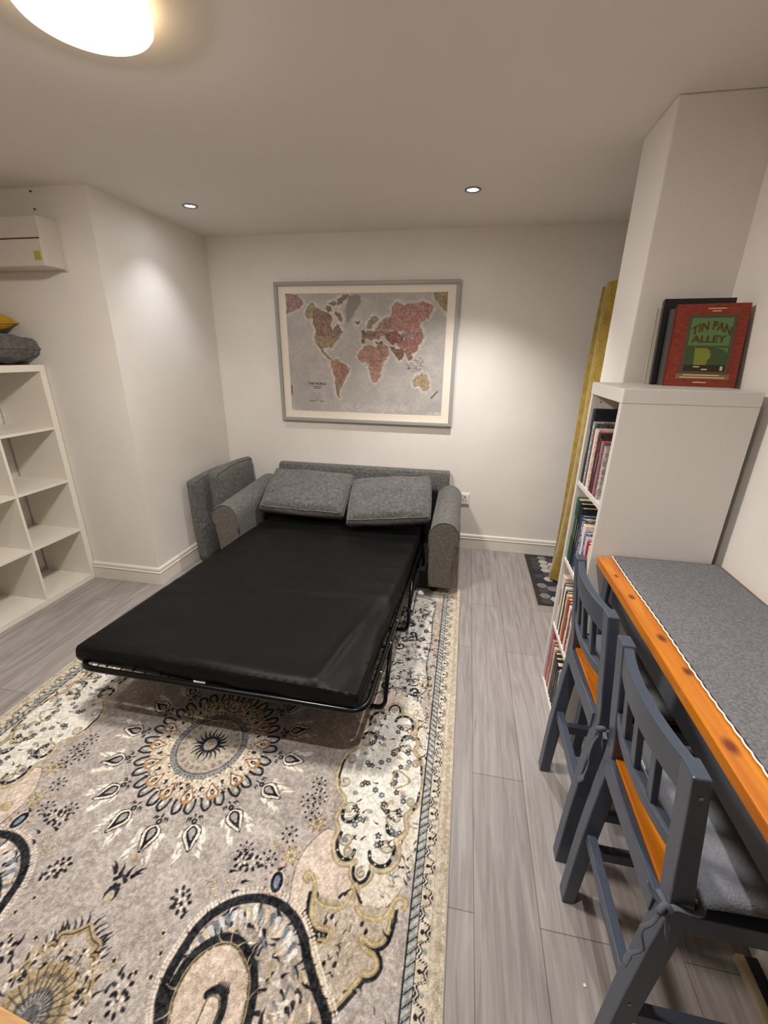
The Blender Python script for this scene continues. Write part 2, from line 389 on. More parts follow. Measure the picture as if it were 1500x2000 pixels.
# ------------------------------------------------------------------ fuse box
t = thing('fuse_box', 'white wall box with a slot and a yellow sticker, above the cube shelf', 'box', (-2.6, 2.27, 1.975))
G().box(-2.93, -2.249, 2.318, 2.33, 1.969, 2.216).build('back_plate', m_box, t, bevel=.002)
G().box(-2.92, -2.255, 2.205, 2.322, 2.110, 2.210).build('upper_cover', m_box, t, bevel=.006)
G().box(-2.92, -2.255, 2.198, 2.322, 1.975, 2.104).build('lower_cover', m_box, t, bevel=.006)
G().box(-2.90, -2.262, 2.21, 2.32, 2.102, 2.112).build('slot', m_slot, t, label='dark slot between the covers')
G().box(-2.263, -2.2535, 2.200, 2.322, 1.977, 2.208).build('end_panel', m_box, t, bevel=.003)
g = G().box(-2.312, -2.272, 2.1968, 2.199, 2.004, 2.046); g.build('sticker', m_yel, t, label='yellow green warning sticker')
for x, z, lab in ((-2.376, 2.35, 'small dark nail high on the wall near the ceiling, above the white box'), (-2.375, 2.269, 'small dark nail just above the right end of the white box')):
    tag(G().tube([(x,2.335,z),(x,2.322,z)], .004, 8).build('nail', m_slot), lab, 'nail')

# ------------------------------------------------------------------ sofa bed
sf = thing('sofa_bed', 'grey sofa bed pulled out with a black fold-out mattress', 'sofa bed', (-.85, 3.0, 0))
def armprof(cx, side):
    # cross section, roll on top and a slightly waisted body; side +1 means the roll hangs to +X
    P = []
    for k in range(-3, 22):
        a = R(-48+k*13.2) if side > 0 else R(-48+k*13.2)
        P.append((math.cos(a)*.097, .445+math.sin(a)*.097))
    inner = -.094; 
    P = [(x, z) for x, z in P if z > (.37 if x > 0 else .44)]
    Q = [(.078,.36),(.070,.30),(.066,.2),(.070,.06)]
    body = P+[(-.094,.37),(-.094,.06)]
    pts = sorted([p for p in P], key=lambda p: (math.atan2(p[1]-.40, p[0])+math.pi/2) % (2*math.pi))
    full = [(.070,.06),(.064,.2),(.068,.30),(.080,.365)]+pts+[(-.096,.40),(-.095,.34),(-.092,.06)]
    return [(cx+side*x, z) for x, z in full]
def arm(cx, side):
    P = armprof(cx, side); y0, y1 = 2.575, 3.33
    g = G()
    ys = [y0, 2.75, 2.95, 3.15, y1]; n = len(P); vs = []
    for y in ys:
        k = (y-y0)/(y1-y0)
        for x, z in P: vs.append((x, y, z+ (.035*k if z > .3 else 0)))
    fs = [(i*n+j, i*n+(j+1)%n, (i+1)*n+(j+1)%n, (i+1)*n+j) for i in range(len(ys)-1) for j in range(n)]
    fs += [tuple(range(n))[::-1], tuple(range((len(ys)-1)*n, len(ys)*n))]
    g.add(vs, fs); a = g.build('arm', m_chen, sf, bevel=.008, smooth=True, seg=3)
    for p in a.data.polygons: p.use_smooth = len(p.vertices) == 4
    cx_, cz_ = cx, .32
    Q = [(cx_+(x-cx_)*.955, cz_+(z-cz_)*.965) for x, z in P]
    G().prism(Q, lambda x, z: (x, y0-.008, z), lambda x, z: (x, y0+.004, z)).build('front_panel', m_chen2, a, bevel=.004)
    G().tube([(x, y0-.002, z) for x, z in P[1:-1]], .005, 8).build('piping', m_chen2, a, smooth=True)
    for y, z0 in ((2.625, .0128), (3.27, 0)): G().tube([(cx-side*.05, y, z0), (cx-side*.05, y, .065)], .022, 12).build('foot', m_dark, a)
arm(-.073, 1); arm(-1.629, -1)
g = G()
bk = [(3.385,.05),(3.40,.35),(3.40,.66),(3.392,.676),(3.375,.682),(3.345,.68),(3.325,.668),(3.315,.64),(3.30,.52),(3.30,.05)]
g.prism(bk, lambda y, z: (-1.535, y, z), lambda y, z: (-.083, y, z)); g.build('backrest', m_chen, sf, bevel=.012, seg=3)
G().box(-1.53,-.17,3.26,3.305,.06,.54).build('inner_lining', m_dark, sf, bevel=.01)
G().box(-1.535,-.168,2.62,3.30,.045,.075).build('base_board', m_dark, sf)
G().box(-1.535,-.168,2.60,2.625,.045,.17).build('front_rail', m_dark, sf)
G().lathe([(0,.0),(.022,0),(.024,.012),(.018,.022),(0,.024)], (-.205,2.545,.0128), 20).build('castor', m_plastic, sf, smooth=True, label='small white castor')
# fold-out steel frame
zf = .30
fr = G()
def rounded(pts, r, k=8):
    out = []
    for i, p in enumerate(pts):
        p = Vector(p)
        if i in (0, len(pts)-1): out.append(p); continue
        a = (Vector(pts[i-1])-p).normalized(); b = (Vector(pts[i+1])-p).normalized()
        for j in range(k+1):
            q = j/k; out.append(p+a*r*(1-q)**2+b*r*q**2)
    return out
path = rounded([(-1.475,3.02,.255),(-1.515,1.9,.285),(-1.535,1.197,zf),(-.282,1.194,zf),(-.262,1.9,.285),(-.235,3.02,.255)], .075)
bf = fr.tube(path, .0125, 14).build('bed_frame', m_metal, sf, smooth=True)
for yy in (1.6, 2.1, 2.6):
    x0 = -1.52+.04*(yy-1.2)/1.8; x1 = -.28+.04*(yy-1.2)/1.8; zz = zf-.045*(yy-1.2)/1.8
    G().tube([(x0,yy,zz),(x1,yy,zz)], .009, 10).build('cross_bar', m_metal, bf, smooth=True)
fb = G()
for k in range(11):
    x = -1.45+k*.112; fb.tube([(x,1.2,zf+.004),(x,3.0,.262)], .0022, 6)
for k in range(9): 
    x = -1.40+k*.126; fb.tube([(x,1.208,zf+.012),(x,1.225,zf+.014)], .0045, 8)
fb.build('wire_slats', m_metal, bf)
fb = G().box(-1.48,-.30,1.24,2.98,.288,.2895); fb.build('sling', m_dark, bf)
for k, yy, xr, ytop in ((0, 1.505, -.262, 1.66), (1, 2.11, -.238, 2.26)):
    xl = xr-1.25; zt = zf-.045*(ytop-1.2)/1.8
    P = rounded([(xl,ytop,zt),(xl,yy,.0235),(xr,yy,.0235),(xr,ytop,zt)], .04)
    G().tube(P, .010, 10).build('leg', m_metal, bf, smooth=True)
for x, y in ((-.215, 2.45), (-.222, 2.25)):
    G().obox((x, y, .235), (.004,0,0), (0,.13,.02), (0,-.003,.014)).build('hinge_arm', m_metal, bf, bevel=.002)
for pp in ((-.272,1.42), (-.266,1.62), (-.262,1.80)):
    G().tube([(pp[0],pp[1],zf+.0),(pp[0]+.014,pp[1],zf+.0)], .005, 10).build('bolt', m_chrome, bf, smooth=True)
# mattress
def matt(u, v, top):
    fl, frr, bl, br = Vector((-1.548,1.232,.392)), Vector((-.318,1.205,.385)), Vector((-1.475,3.02,.335)), Vector((-.248,3.02,.335))
    p = (fl*(1-u)+frr*u)*(1-v)+(bl*(1-u)+br*u)*v
    e = min(u, 1-u)*1.24; f = min(v, 1-v)*1.8
    n1 = noise.noise((u*2.0, v*9, 1.3))*.008+noise.noise((u*5+v*3, v*14-u*2, 4))*.006
    w = 0
    for (vc, am, wd, tl) in ((.36,.012,.018,.05),(.47,.010,.015,-.03),(.55,.008,.012,.04),(.80,.007,.02,-.02)):
        w += 1.5*am*math.exp(-((v-vc-tl*(u-.5)+.012*noise.noise((u*5, vc*9, 0)))/wd)**2)*(.5+.5*noise.noise((u*3+vc*7, 2, 0)))
    w += .014*math.exp(-(((u-.86)-(v-.0)*.22)/.016)**2)*math.exp(-((v-.12)/.16)**2)
    w += -.014*math.exp(-((u-.97)/.05)**2-((v-.03)/.05)**2)
    k = min(1, e/.03)**.5*min(1, f/.03)**.5
    if top: p.z += (n1+w)*k - .014*(1-k)
    return p
g = G(); NU, NV = 90, 130
g.grid(lambda u, v: matt(u, v, True), NU, NV)
def side(u, v):
    s = u*4
    if s < 1: a, b = s, 0
    elif s < 2: a, b = 1, s-1
    elif s < 3: a, b = 3-s, 1
    else: a, b = 0, 4-s
    q = matt(a, b, True); th = .082; k = math.sin(math.pi*min(1, v))
    c = matt(.5, .5, False); d = (q-c); d.z = 0; d.normalize()
    wob = .010*noise.noise((a*9, b*12, v*2))
    return q+d*(.014*k**.6+wob*k)+Vector((0,0,-th*v))
g.grid(side, 240, 7, True)
g.grid(lambda u, v: matt(u, v, False)+Vector((0,0,-.085)), 20, 20)
mt = g.build('mattress', m_black, sf, smooth=True, label='thin black mattress')
G().obox((-.968,1.208,.322), (.026,.001,.001), (0,.0012,.003), (0,.006,.013)).build('care_tag', m_plastic, mt, label='small white care tag')

# loose sofa cushions
def slab(name, label, x0, x1, y0, y1, z0, z1, lean, group, r=.05):
    cy, cz = (y0+y1)/2, (z0+z1)/2; cx = (x0+x1)/2
    def f(u, v, s):
        a, b = 2*u-1, 2*v-1
        k = (1-abs(a)**5)**.4*(1-abs(b)**5)**.4
        q = 1.0
        y = cy+a*(y1-y0)/2*(1-.03*b*b); z = cz+b*(z1-z0)/2*(1-.05*a*a)
        n = noise.noise((a*2+x0*9, b*2, 3))*.010
        x = cx+s*((x1-x0)/2*(.55+.45*k)+n*k)
        return (x+lean*(z-cz), y, z)
    g = G(); N = 26
    g.grid(lambda u, v: f(u, v, 1), N, N); g.grid(lambda u, v: f(u, v, -1), N, N)
    def rim(u, v):
        s = u*4
        if s < 1: a, b = s, 0
        elif s < 2: a, b = 1, s-1
        elif s < 3: a, b = 3-s, 1
        else: a, b = 0, 4-s
        p = Vector(f(a, b, 2*v-1)) if v in (0., 1.) else (Vector(f(a,b,1))*v+Vector(f(a,b,-1))*(1-v))
        d = Vector((0, (a-.5)*2*(abs(a-.5) > .499), (b-.5)*2*(abs(b-.5) > .499))); k = math.sin(math.pi*v)
        return p+d*.014*k
    g.grid(rim, 4*N, 6, True)
    t = thing(name, label, 'cushion', (cx, cy, z0), group)
    g.build('cover', m_chen, t, smooth=True)
    for s in (1, -1):
        P = [f(i/N,0,s) for i in range(N)]+[f(1,i/N,s) for i in range(N)]+[f(1-i/N,1,s) for i in range(N)]+[f(0,1-i/N,s) for i in range(N)]
        G().tube(P, .005, 8, True).build('piping', m_chen, t, smooth=True)
slab('seat_cushion', 'grey sofa seat cushion standing on edge against the left wall', -2.005, -1.892, 2.70, 3.30, .016, .665, -.03, None)
slab('seat_cushion', 'grey sofa seat cushion on edge squeezed beside the left sofa arm', -1.868, -1.755, 2.78, 3.34, .016, .715, -.03, None)
pillow('back_pillow', 'left grey piped back cushion lying on the head of the black mattress', 'cushion', (-1.172,3.035,.522), (.316,.012,-.010), (0,.172,.100), .055, m_chen, seed=1, pinch=-.02, box=.036)
pillow('back_pillow', 'right grey piped back cushion lying on the head of the black mattress', 'cushion', (-.506,2.975,.528), (.286,.03,.024), (-.018,.172,.100), .055, m_chen, seed=2, pinch=-.02, box=.036)

# ------------------------------------------------------------------ framed map
mx0, mx1, mz0, mz1 = -1.50, -.10, 1.031, 2.056
fm = thing('framed_map', 'large framed world map with white mount on the back wall', 'picture', (-.8, YB-.02, mz0))
fw_ = .026
for a in ((mx0,mx1,mz1-fw_,mz1),(mx0,mx1,mz0,mz0+fw_),(mx0,mx0+fw_,mz0+fw_,mz1-fw_),(mx1-fw_,mx1,mz0+fw_,mz1-fw_)):
    G().box(a[0],a[1],YB-.038,YB-.002,a[2],a[3]).build('frame_rail', m_frame, fm, bevel=.003)
G().box(mx0+.02,mx1-.02,YB-.018,YB-.004,mz0+.02,mz1-.02).build('mount', m_mount, fm)
Q0 = [(140,178),(1330,155),(1280,1043),(200,1003)]
def homog(src, dst):
    A = []; B = []
    for (x, y), (u, v) in zip(src, dst):
        A += [[x,y,1,0,0,0,-u*x,-u*y],[0,0,0,x,y,1,-v*x,-v*y]]; B += [u, v]
    return np.append(np.linalg.solve(np.array(A, float), np.array(B, float)), 1).reshape(3, 3)
Hm = homog(Q0, [(0,0),(1,0),(1,1),(0,1)])
def uv(p):
    q = Hm@np.array([p[0], p[1], 1.]); return q[0]/q[2], q[1]/q[2]
px0, px1, pz0, pz1 = mx0+.085, mx1-.085, mz0+.082, mz1-.078
W_, H_ = 460, 340
UX, VY = np.meshgrid(np.linspace(0,1,W_), np.linspace(0,1,H_)); rs = Ras(UX, VY, (178,171,165)); rng = np.random.default_rng(3)
rdm = random.Random(8)
def coast(pts, lev=3, amp=.20):
    P = [np.array(p, float) for p in pts]
    for l in range(lev):
        Q = []
        for i in range(len(P)):
            a, b = P[i], P[(i+1) % len(P)]; d = b-a; m = (a+b)/2+np.array([-d[1], d[0]])*rdm.uniform(-amp, amp); Q += [a, m]
        P = Q
    return P
def land(pts, col): rs.poly([uv(p) for p in pts], tuple(np.array(col)*.66+np.array((142,126,118))*.30))
LAND = [
 ((176,162,126),[(285,330),(290,300),(300,270),(345,245),(372,285),(365,330),(340,345),(322,358),(300,345)]),
 ((150,118,104),[(350,290),(375,280),(400,300),(440,310),(470,330),(482,360),(470,390),(478,420),(490,440),(510,412),(518,392),(540,420),(560,450),(542,465),(512,480),(480,500),(450,470),(365,455),(352,400),(345,350)]),
 ((148,120,108),[(425,280),(445,262),(470,268),(478,300),(455,308)]),((148,120,108),[(455,245),(490,228),(515,250),(490,262)]),((148,120,108),[(520,215),(560,180),(600,178),(580,215),(545,245),(520,262)]),((148,116,104),[(505,300),(540,315),(556,350),(552,378),(530,350),(508,325)]),
 ((172,152,112),[(362,455),(450,470),(500,492),(545,470),(512,512),(490,540),(482,562),(452,555),(420,562),(400,555),(365,530),(355,490)]),
 ((150,132,104),[(372,540),(420,558),(425,592),(440,602),(462,628),(482,642),(470,646),(440,622),(408,592)]),
 ((176,128,108),[(482,655),(520,642),(560,672),(614,706),(600,745),(580,790),(560,822),(545,850),(538,880),(530,905),(548,917),(525,897),(515,840),(512,780),(492,720),(478,690)]),
 ((168,144,116),[(516,790),(560,822),(545,850),(538,880),(530,905),(524,890),(516,840)]),
 ((188,140,124),[(678,600),(692,578),(720,548),(770,546),(800,562),(832,560),(845,602),(862,640),(885,642),(852,684),(842,720),(836,760),(812,800),(786,806),(768,772),(760,720),(750,680),(738,655),(700,662),(672,628)]),
 ((176,122,110),[(760,660),(840,650),(838,700),(790,690)]),((196,150,134),[(770,545),(800,562),(832,560),(830,600),(790,590)]),
 ((158,140,118),[(735,410),(748,370),(768,342),(790,335),(822,352),(800,372),(775,395),(760,425),(742,425)]),
 ((150,112,98),[(700,470),(722,455),(760,440),(800,445),(830,470),(825,500),(790,495),(770,505),(740,488),(702,492)]),((130,104,92),[(695,505),(720,500),(722,522),(700,528)]),
 ((178,140,128),[(795,430),(820,395),(850,368),(905,340),(905,400),(892,440),(870,472),(830,478),(800,470)]),
 ((196,140,132),[(905,340),(920,318),(922,262),(960,226),(985,248),(1010,262),(1060,242),(1100,236),(1150,228),(1225,262),(1215,300),(1182,352),(1170,322),(1145,368),(1118,398),(1135,425),(1140,480),(1112,500),(1060,472),(1030,432),(960,442),(902,432),(892,390)]),
 ((150,100,92),[(872,470),(900,445),(940,438),(962,452),(1002,480),(980,520),(930,542),(892,512)]),
 ((176,118,106),[(955,520),(1000,505),(1030,492),(1080,490),(1132,440),(1142,500),(1112,540),(1102,580),(1062,602),(1040,582),(980,562)]),
 ((176,150,142),[(992,470),(1030,438),(1075,448),(1090,472),(1060,496),(1015,498)]),
 ((182,138,126),[(806,548),(850,520),(890,556),(902,602),(855,638),(830,590)]),((126,96,86),[(800,515),(845,512),(850,528),(805,530)]),
 ((134,98,84),[(900,548),(960,570),(1012,580),(1000,622),(966,652),(942,602)]),
 ((158,112,98),[(1008,580),(1052,592),(1066,640),(1045,648),(1025,612)]),
 ((184,158,122),[(1072,800),(1088,778),(1110,755),(1140,738),(1150,756),(1168,744),(1195,800),(1188,848),(1150,866),(1122,832),(1085,836)]),
 ((184,142,138),[(140,178),(225,185),(250,215),(270,245),(250,272),(200,300),(165,305),(150,330)]),
 ((172,152,118),[(1228,158),(1332,155),(1322,300),(1292,270),(1262,230),(1232,195)]),
 ((112,92,86),[(650,372),(668,380),(684,370),(668,394)]),((112,92,86),[(695,440),(715,435),(722,460),(704,466)]),
 ((150,150,146),[(600,192),(660,178),(690,190),(672,260),(640,322),(600,385),(580,310),(590,250)])]
LAND = [(c, coast(p)) for c, p in LAND]
mask = np.zeros(UX.shape)
for c, pts in LAND[:-1]:
    r = rs.poly([uv(p) for p in pts], (0,0,0), 0.)
    if r: mask[r[0]] = np.maximum(mask[r[0]], r[1])
halo = mask.copy()
for _ in range(10):
    halo = np.maximum.reduce([halo, np.roll(halo,1,0)*.94, np.roll(halo,-1,0)*.94, np.roll(halo,1,1)*.94, np.roll(halo,-1,1)*.94])
n1 = vnoise(UX.shape, 26, rng); n2 = vnoise(UX.shape, 7, rng); n3 = vnoise(UX.shape, 3, rng)
rs.im += ((n1-.5)*16)[...,None]*np.array([1,.7,.6])+((n2-.5)*10)[...,None]
rs.im = rs.im*(1-(halo*(.25+.75*n2*(.5+n3)))[...,None])+np.array([214,207,198])*(halo*(.25+.75*n2*(.5+n3)))[...,None]
for c, pts in [LAND[-1]]+LAND[:-1]: land(pts, c)
for c, pts in LAND[:-1]: rs.line([uv(p) for p in pts], .004, tuple(x*.72 for x in c), True, .6)
rs.im += (mask*(n3-.5)*42)[...,None]+(mask*(n2-.5)*22)[...,None]
for k in range(260):
    a, b = rng.random(2)
    if rng.random() < .6: a = .72+.28*a; b = .3+.5*b
    rs.line([(a,b),(a+rng.random()*.02,b+.002)], .003, (120,118,118), alpha=.35)
for k in range(46):
    q = uv((1020+rng.random()*130, 630+rng.random()*100)); rs.ell(q[0], q[1], .004+.006*rng.random(), .003, .5, (118,96,86), .8)
q = [uv(p) for p in ((1205,920),(1225,902),(1235,890),(1252,872))]; rs.line(q, .009, (96,84,78))
q = [uv(p) for p in ((195,830),(200,890))]; rs.line(q, .008, (106,90,90))
for k in range(150):
    q = uv((540+rng.random()*500, 960+rng.random()*70)); rs.ell(q[0], q[1], .012*rng.random()+.003, .006, 0, (200,194,188), .6)
for k in range(7):
    q = uv((325, 880+k*9)); rs.line([q, (q[0]+.08, q[1])], .003, (120,120,122), alpha=.5)
PX = px0+(px1-px0)*UX; PZ = pz1-(pz1-pz0)*VY
colour_mesh('map_print', PX, np.full_like(PX, YB-.0192), PZ, rs.im, m_print, fm)
for a in ((px0,px1,pz1-.002,pz1),(px0,px1,pz0,pz0+.002),(px0,px0+.002,pz0,pz1),(px1-.002,px1,pz0,pz1)): pass
def text_mesh(s, size, width=None, extrude=.0006):
    cu = bpy.data.curves.new('text', 'FONT'); cu.body = s; cu.size = size; cu.extrude = extrude; cu.align_x = 'CENTER'; cu.align_y = 'CENTER'; cu.offset = size*.012
    o = bpy.data.objects.new('text', cu); COL.objects.link(o)
    dg = bpy.context.evaluated_depsgraph_get(); me = bpy.data.meshes.new_from_object(o.evaluated_get(dg))
    bpy.data.objects.remove(o); bpy.data.curves.remove(cu); return me
def lettering(name, s, size, c, xax, yax, m, parent, width=None, warp=None):
    me = text_mesh(s, size); xax, yax = Vector(xax).normalized(), Vector(yax).normalized(); zax = xax.cross(yax)
    xs = [v.co.x for v in me.vertices]; w0 = max(xs)-min(xs); k = width/w0 if width else 1; off = BASE[parent.name]
    for v in me.vertices:
        x, y = v.co.x*k, v.co.y
        if warp: x, y = warp(x, y)
        v.co = Vector(c)+xax*x+yax*y+zax*v.co.z-off
    me.materials.clear(); me.materials.append(m)
    o = bpy.data.objects.new(name, me); COL.objects.link(o); o.parent = parent; BASE[o.name] = off; return o
def mp_(p): u, v = uv(p); return (px0+(px1-px0)*u, YB-.0203, pz1-(pz1-pz0)*v)
lettering('title_lettering', 'THE WORLD', .026, mp_((380,818)), (1,0,0), (0,0,1), m_ink, fm, width=.150)
for (a, b, c) in ((348,412,836),(356,405,848),(325,372,938),(400,432,940)):
    p = mp_((a,c)); q = mp_((b,c)); G().box(p[0], q[0], p[1], p[1]+.0008, p[2]-.003, p[2]+.002).build('small_print', m_faint, fm)
p = mp_((380,930)); G().box(p[0]-.003,p[0]+.003,p[1],p[1]+.0008,p[2]-.008,p[2]+.008).build('small_emblem', m_faint, fm)

# ------------------------------------------------------------------ wall socket
t = thing('wall_socket', 'white double wall socket beside the right sofa arm', 'socket', (.02, YB-.005, .385))
G().box(-.055,.088,YB-.012,YB,.392,.485).build('plate', m_plastic, t, bevel=.004)
for cx in (-.02, .052):
    for (dx, hw, za, zb) in ((0,.004,.452,.464),(-.013,.004,.428,.433),(.013,.004,.428,.433)):
        G().box(cx+dx-hw,cx+dx+hw,YB-.0135,YB-.011,za,zb).build('pin_hole', m_dark, t)
for cx in (-.02, .052): G().box(cx+.012,cx+.022,YB-.016,YB-.011,.456,.472).build('switch', m_plastic, t, bevel=.001)

# ------------------------------------------------------------------ curtain
ct = thing('curtain', 'mustard yellow velvet curtain hanging behind the white bookcase', 'curtain', (.78, 2.7, 0))
cy0, cy1, cz0, cz1 = 2.27, 3.10, .03, 1.955
YY, ZZ = np.meshgrid(np.linspace(cy0,cy1,240), np.linspace(cz0,cz1,380))
k = (ZZ-cz0)/(cz1-cz0); ph = (YY-cy0)/(cy1-cy0)
Xc = .755+.035*np.sin(ph*2*math.pi*3.1+2.2+.6*np.sin(k*3))*(.55+.45*(1-k))+.03*np.clip(.12-k,0,1)/.12*np.sin(ph*31)*.6
Yc = YY+ph*np.clip(.25-k,0,1)*.30*.9-ph*.06*np.clip(k-.75,0,1)*4*.5+.01*np.sin(k*9)
def hexd(a, b, s):
    r3 = math.sqrt(3); best = np.full(a.shape, 9.)
    for ox, oy in ((0,0),(s*.5,s*r3/2)):
        u = (a-ox+s/2) % s-s/2; v = (b-oy+s*r3/2) % (s*r3)-s*r3/2
        d = np.maximum(np.abs(u), np.abs(u)*.5+np.abs(v)*r3/2)/(s/2); best = np.minimum(best, d)
    return best
hd = hexd(YY*1.0, ZZ, .085)
ring = ((np.abs(hd-.93) < .07) | (np.abs(hd-.62) < .06) | (np.abs(hd-.33) < .05)).astype(float)
base = np.zeros(YY.shape+(3,)); base[:] = (158,127,14); base += (vnoise(YY.shape, 9, rng)-.5)[...,None]*22
base = base*(1-.55*ring[...,None])+np.array((112,88,20))*.55*ring[...,None]
co = colour_mesh('panel', Xc, Yc, ZZ, base, m_curt, ct); s_ = co.modifiers.new('solid','SOLIDIFY'); s_.thickness = .006; s_.offset = 0
for p in co.data.polygons: p.use_smooth = True
G().tube([(.80,2.235,1.965),(.80,3.2,1.965)], .011, 12).build('rail', m_plastic, ct, smooth=True)

# ------------------------------------------------------------------ doormat
g = G(); g.m = 0; g.box(.578,1.04,2.598,3.372,.0005,.007); s = .078; r3 = math.sqrt(3); rr = random.Random(5)
pt = .0745
for i in range(0, 7):
    for j in range(0, 11):
        cx = .640+i*pt*.866; cy = 2.642+(j+.5*(i % 2))*pt*.955
        if cy > 3.335 or cx > 1.0: continue
        P = [(cx+.0385*math.cos(R(60*k)), cy+.0375*math.sin(R(60*k))) for k in range(6)]
        g.m = 1+rr.choice((0,0,1,1,2,2,3)); g.prism(P, lambda x, y: (x,y,.006), lambda x, y: (x,y,.0088))
tag(g.build('doormat', [m_matb]+m_hex), 'dark doormat with pale and grey hexagons in front of the yellow curtain', 'doormat')

# ------------------------------------------------------------------ white bookcase with books
bx0, bx1, by0, by1, bz = .490, .884, 1.514, 1.888, 1.466
bc = thing('bookcase', 'tall narrow white bookcase full of books in front of the wall pier', 'bookcase', ((bx0+bx1)/2, (by0+by1)/2, 0))
G().box(bx0,bx1,by0,by1,bz-.045,bz).build('top_panel', m_whiteg, bc, bevel=.002)
G().box(bx0,bx1,by0,by1,0,.030).build('bottom_panel', m_whiteg, bc, bevel=.0015)
for a in ((by0+.001,by0+.026),(by1-.026,by1-.001)): G().box(bx0+.001,bx1,*a,.030,bz-.045).build('side_panel', m_whiteg, bc, bevel=.0015)
G().box(bx1-.008,bx1,by0+.026,by1-.026,.03,bz-.045).build('back_panel', m_whiteg, bc)
SH = [.362, .708, 1.066]
for z in SH: G().box(bx0+.003,bx1-.008,by0+.026,by1-.026,z-.018,z).build('shelf', m_whiteg, bc, bevel=.001)
for k in range(2): G().tube([(.525,by1-.0265,1.36+k*.032),(.525,by1-.0245,1.36+k*.032)], .003, 8).build('peg_hole', m_slot, bc)
BM = {}
m_title = mat('spine_lettering', (150,140,124), .7)
def bmat(c, c2=None):
    key = (c, c2)
    if key not in BM: BM[key] = mat('book_cover', c, .5, c2, 120, 3, (1,1,1), ramp=(.45,.55))
    return BM[key]
def book(y1, w, h, z, d, c, label, group, c2=None, lean=0, xo=.012):
    """upright book, spine towards -X, occupying y1-w..y1"""
    y0 = y1-w; x0 = bx0+xo; x1 = min(x0+d, bx1-.012)
    t = thing('book', label, 'book', (x0+(x1-x0)/2, (y0+y1)/2, z), group)
    m = bmat(c, c2); th = .0022
    g = G().box(x0,x1,y0,y0+th,z,z+h).box(x0,x1,y1-th,y1,z,z+h)
    g.prism([(x0,y0+.0001),(x0-.004,y0+w*.3),(x0-.004,y1-w*.3),(x0,y1-.0001),(x0+th,y1-th),(x0+th,y0+th)], lambda x, y: (x,y,z), lambda x, y: (x,y,z+h))
    g.build('cover', m, t)
    G().box(x0+th,x1-.004,y0+th,y1-th,z+.003,z+h-.004).build('pages', m_pages, t)
    if c2 is None and w > .018:
        G().box(x0-.0046,x0-.0036,y0+w*.40,y1-w*.42,z+h*.42,z+h*.74).build('spine_title', m_title if sum(c) < 330 else m_faint, t)
    return t
def flatbook(y0, y1, z, th, x0, x1, c, label, group):
    t = thing('book', label, 'book', ((x0+x1)/2,(y0+y1)/2,z), group)
    G().box(x0,x1,y0,y1,z,z+.002).box(x0,x1,y0,y1,z+th-.002,z+th).box(x0-.002,x0+.002,y0,y1,z,z+th).build('cover', bmat(c), t)
    G().box(x0+.003,x1-.003,y0+.003,y1-.003,z+.002,z+th-.002).build('pages', m_pages, t)
def row(z, items, group):
    y = by1-.029
    for (w, h, d, c, c2, lab) in items:
        book(y, w, h, z, d, c, lab, group, c2); y -= w+.0008
row(SH[2]+.0005, [
 (.040,.300,.22,(24,28,40),None,'navy hardback, tallest book on the top tier of the bookcase'),
 (.024,.255,.17,(196,188,180),(140,134,130),'pale speckled paperback next to the navy hardback on the top tier'),
 (.022,.250,.17,(60,58,58),(96,93,92),'black and white paperback, third from the far side of the top tier'),
 (.016,.235,.15,(226,218,208),None,'thin cream book left of the pink spine on the top tier'),
 (.024,.232,.16,(206,128,122),(226,190,180),'salmon pink spined book on the top tier'),
 (.030,.225,.15,(30,28,30),(66,62,62),'thick black book with white marks on the top tier'),
 (.026,.210,.15,(74,24,30),None,'dark maroon book on the top tier'),
 (.020,.205,.15,(176,98,118),None,'rose pink book on the top tier'),
 (.022,.200,.14,(70,66,66),(104,98,96),'charcoal book with grey lettering at the near end of the top tier'),
 (.020,.195,.14,(190,180,172),(150,130,126),'pale book nearest the camera on the top tier'),
], 'books on the top tier of the bookcase')
row(SH[1]+.0005, [
 (.052,.285,.23,(34,78,58),None,'wide dark green hardback at the far end of the second tier'),
 (.030,.280,.22,(20,20,22),None,'tall black hardback next to the green one on the second tier'),
 (.026,.270,.21,(28,30,36),None,'second black hardback on the second tier, next to the blue one'),
 (.022,.245,.18,(36,66,112),None,'blue hardback on the second tier'),
 (.024,.240,.17,(44,56,70),(170,176,180),'slate book with pale lettering on the second tier'),
 (.034,.225,.16,(230,208,196),None,'cream pink paperback on the second tier'),
 (.026,.205,.14,(60,84,150),(130,146,184),'blue and white paperback on the second tier'),
 (.022,.195,.14,(196,190,186),None,'light grey paperback on the second tier'),
 (.028,.185,.13,(160,34,48),None,'bright red paperback on the second tier'),
 (.030,.180,.13,(206,196,180),None,'cream paperback nearest the camera on the second tier'),
], 'books on the second tier of the bookcase')
row(SH[0]+.0005, [
 (.050,.262,.20,(214,196,186),None,'thick pale pink book at the far end of the third tier'),
 (.022,.240,.19,(92,94,92),None,'grey green hardback on the third tier'),
 (.018,.235,.17,(232,226,214),None,'white paperback with dark edge on the third tier'),
 (.020,.225,.16,(40,38,38),None,'slim black book on the third tier'),
 (.022,.222,.16,(214,176,140),None,'tan paperback on the third tier'),
 (.022,.215,.15,(172,84,40),None,'rust orange paperback on the third tier'),
 (.020,.212,.15,(122,50,52),None,'burgundy paperback on the third tier, next to the rust one'),
 (.026,.205,.15,(226,214,198),None,'ivory paperback on the third tier'),
 (.022,.200,.14,(112,50,40),(150,100,84),'brown book with white lettering on the third tier'),
 (.026,.195,.14,(220,206,190),None,'cream paperback second from the near end of the third tier'),
 (.024,.190,.14,(96,44,44),(128,80,76),'dark red book nearest the camera on the third tier'),
], 'books on the third tier of the bookcase')
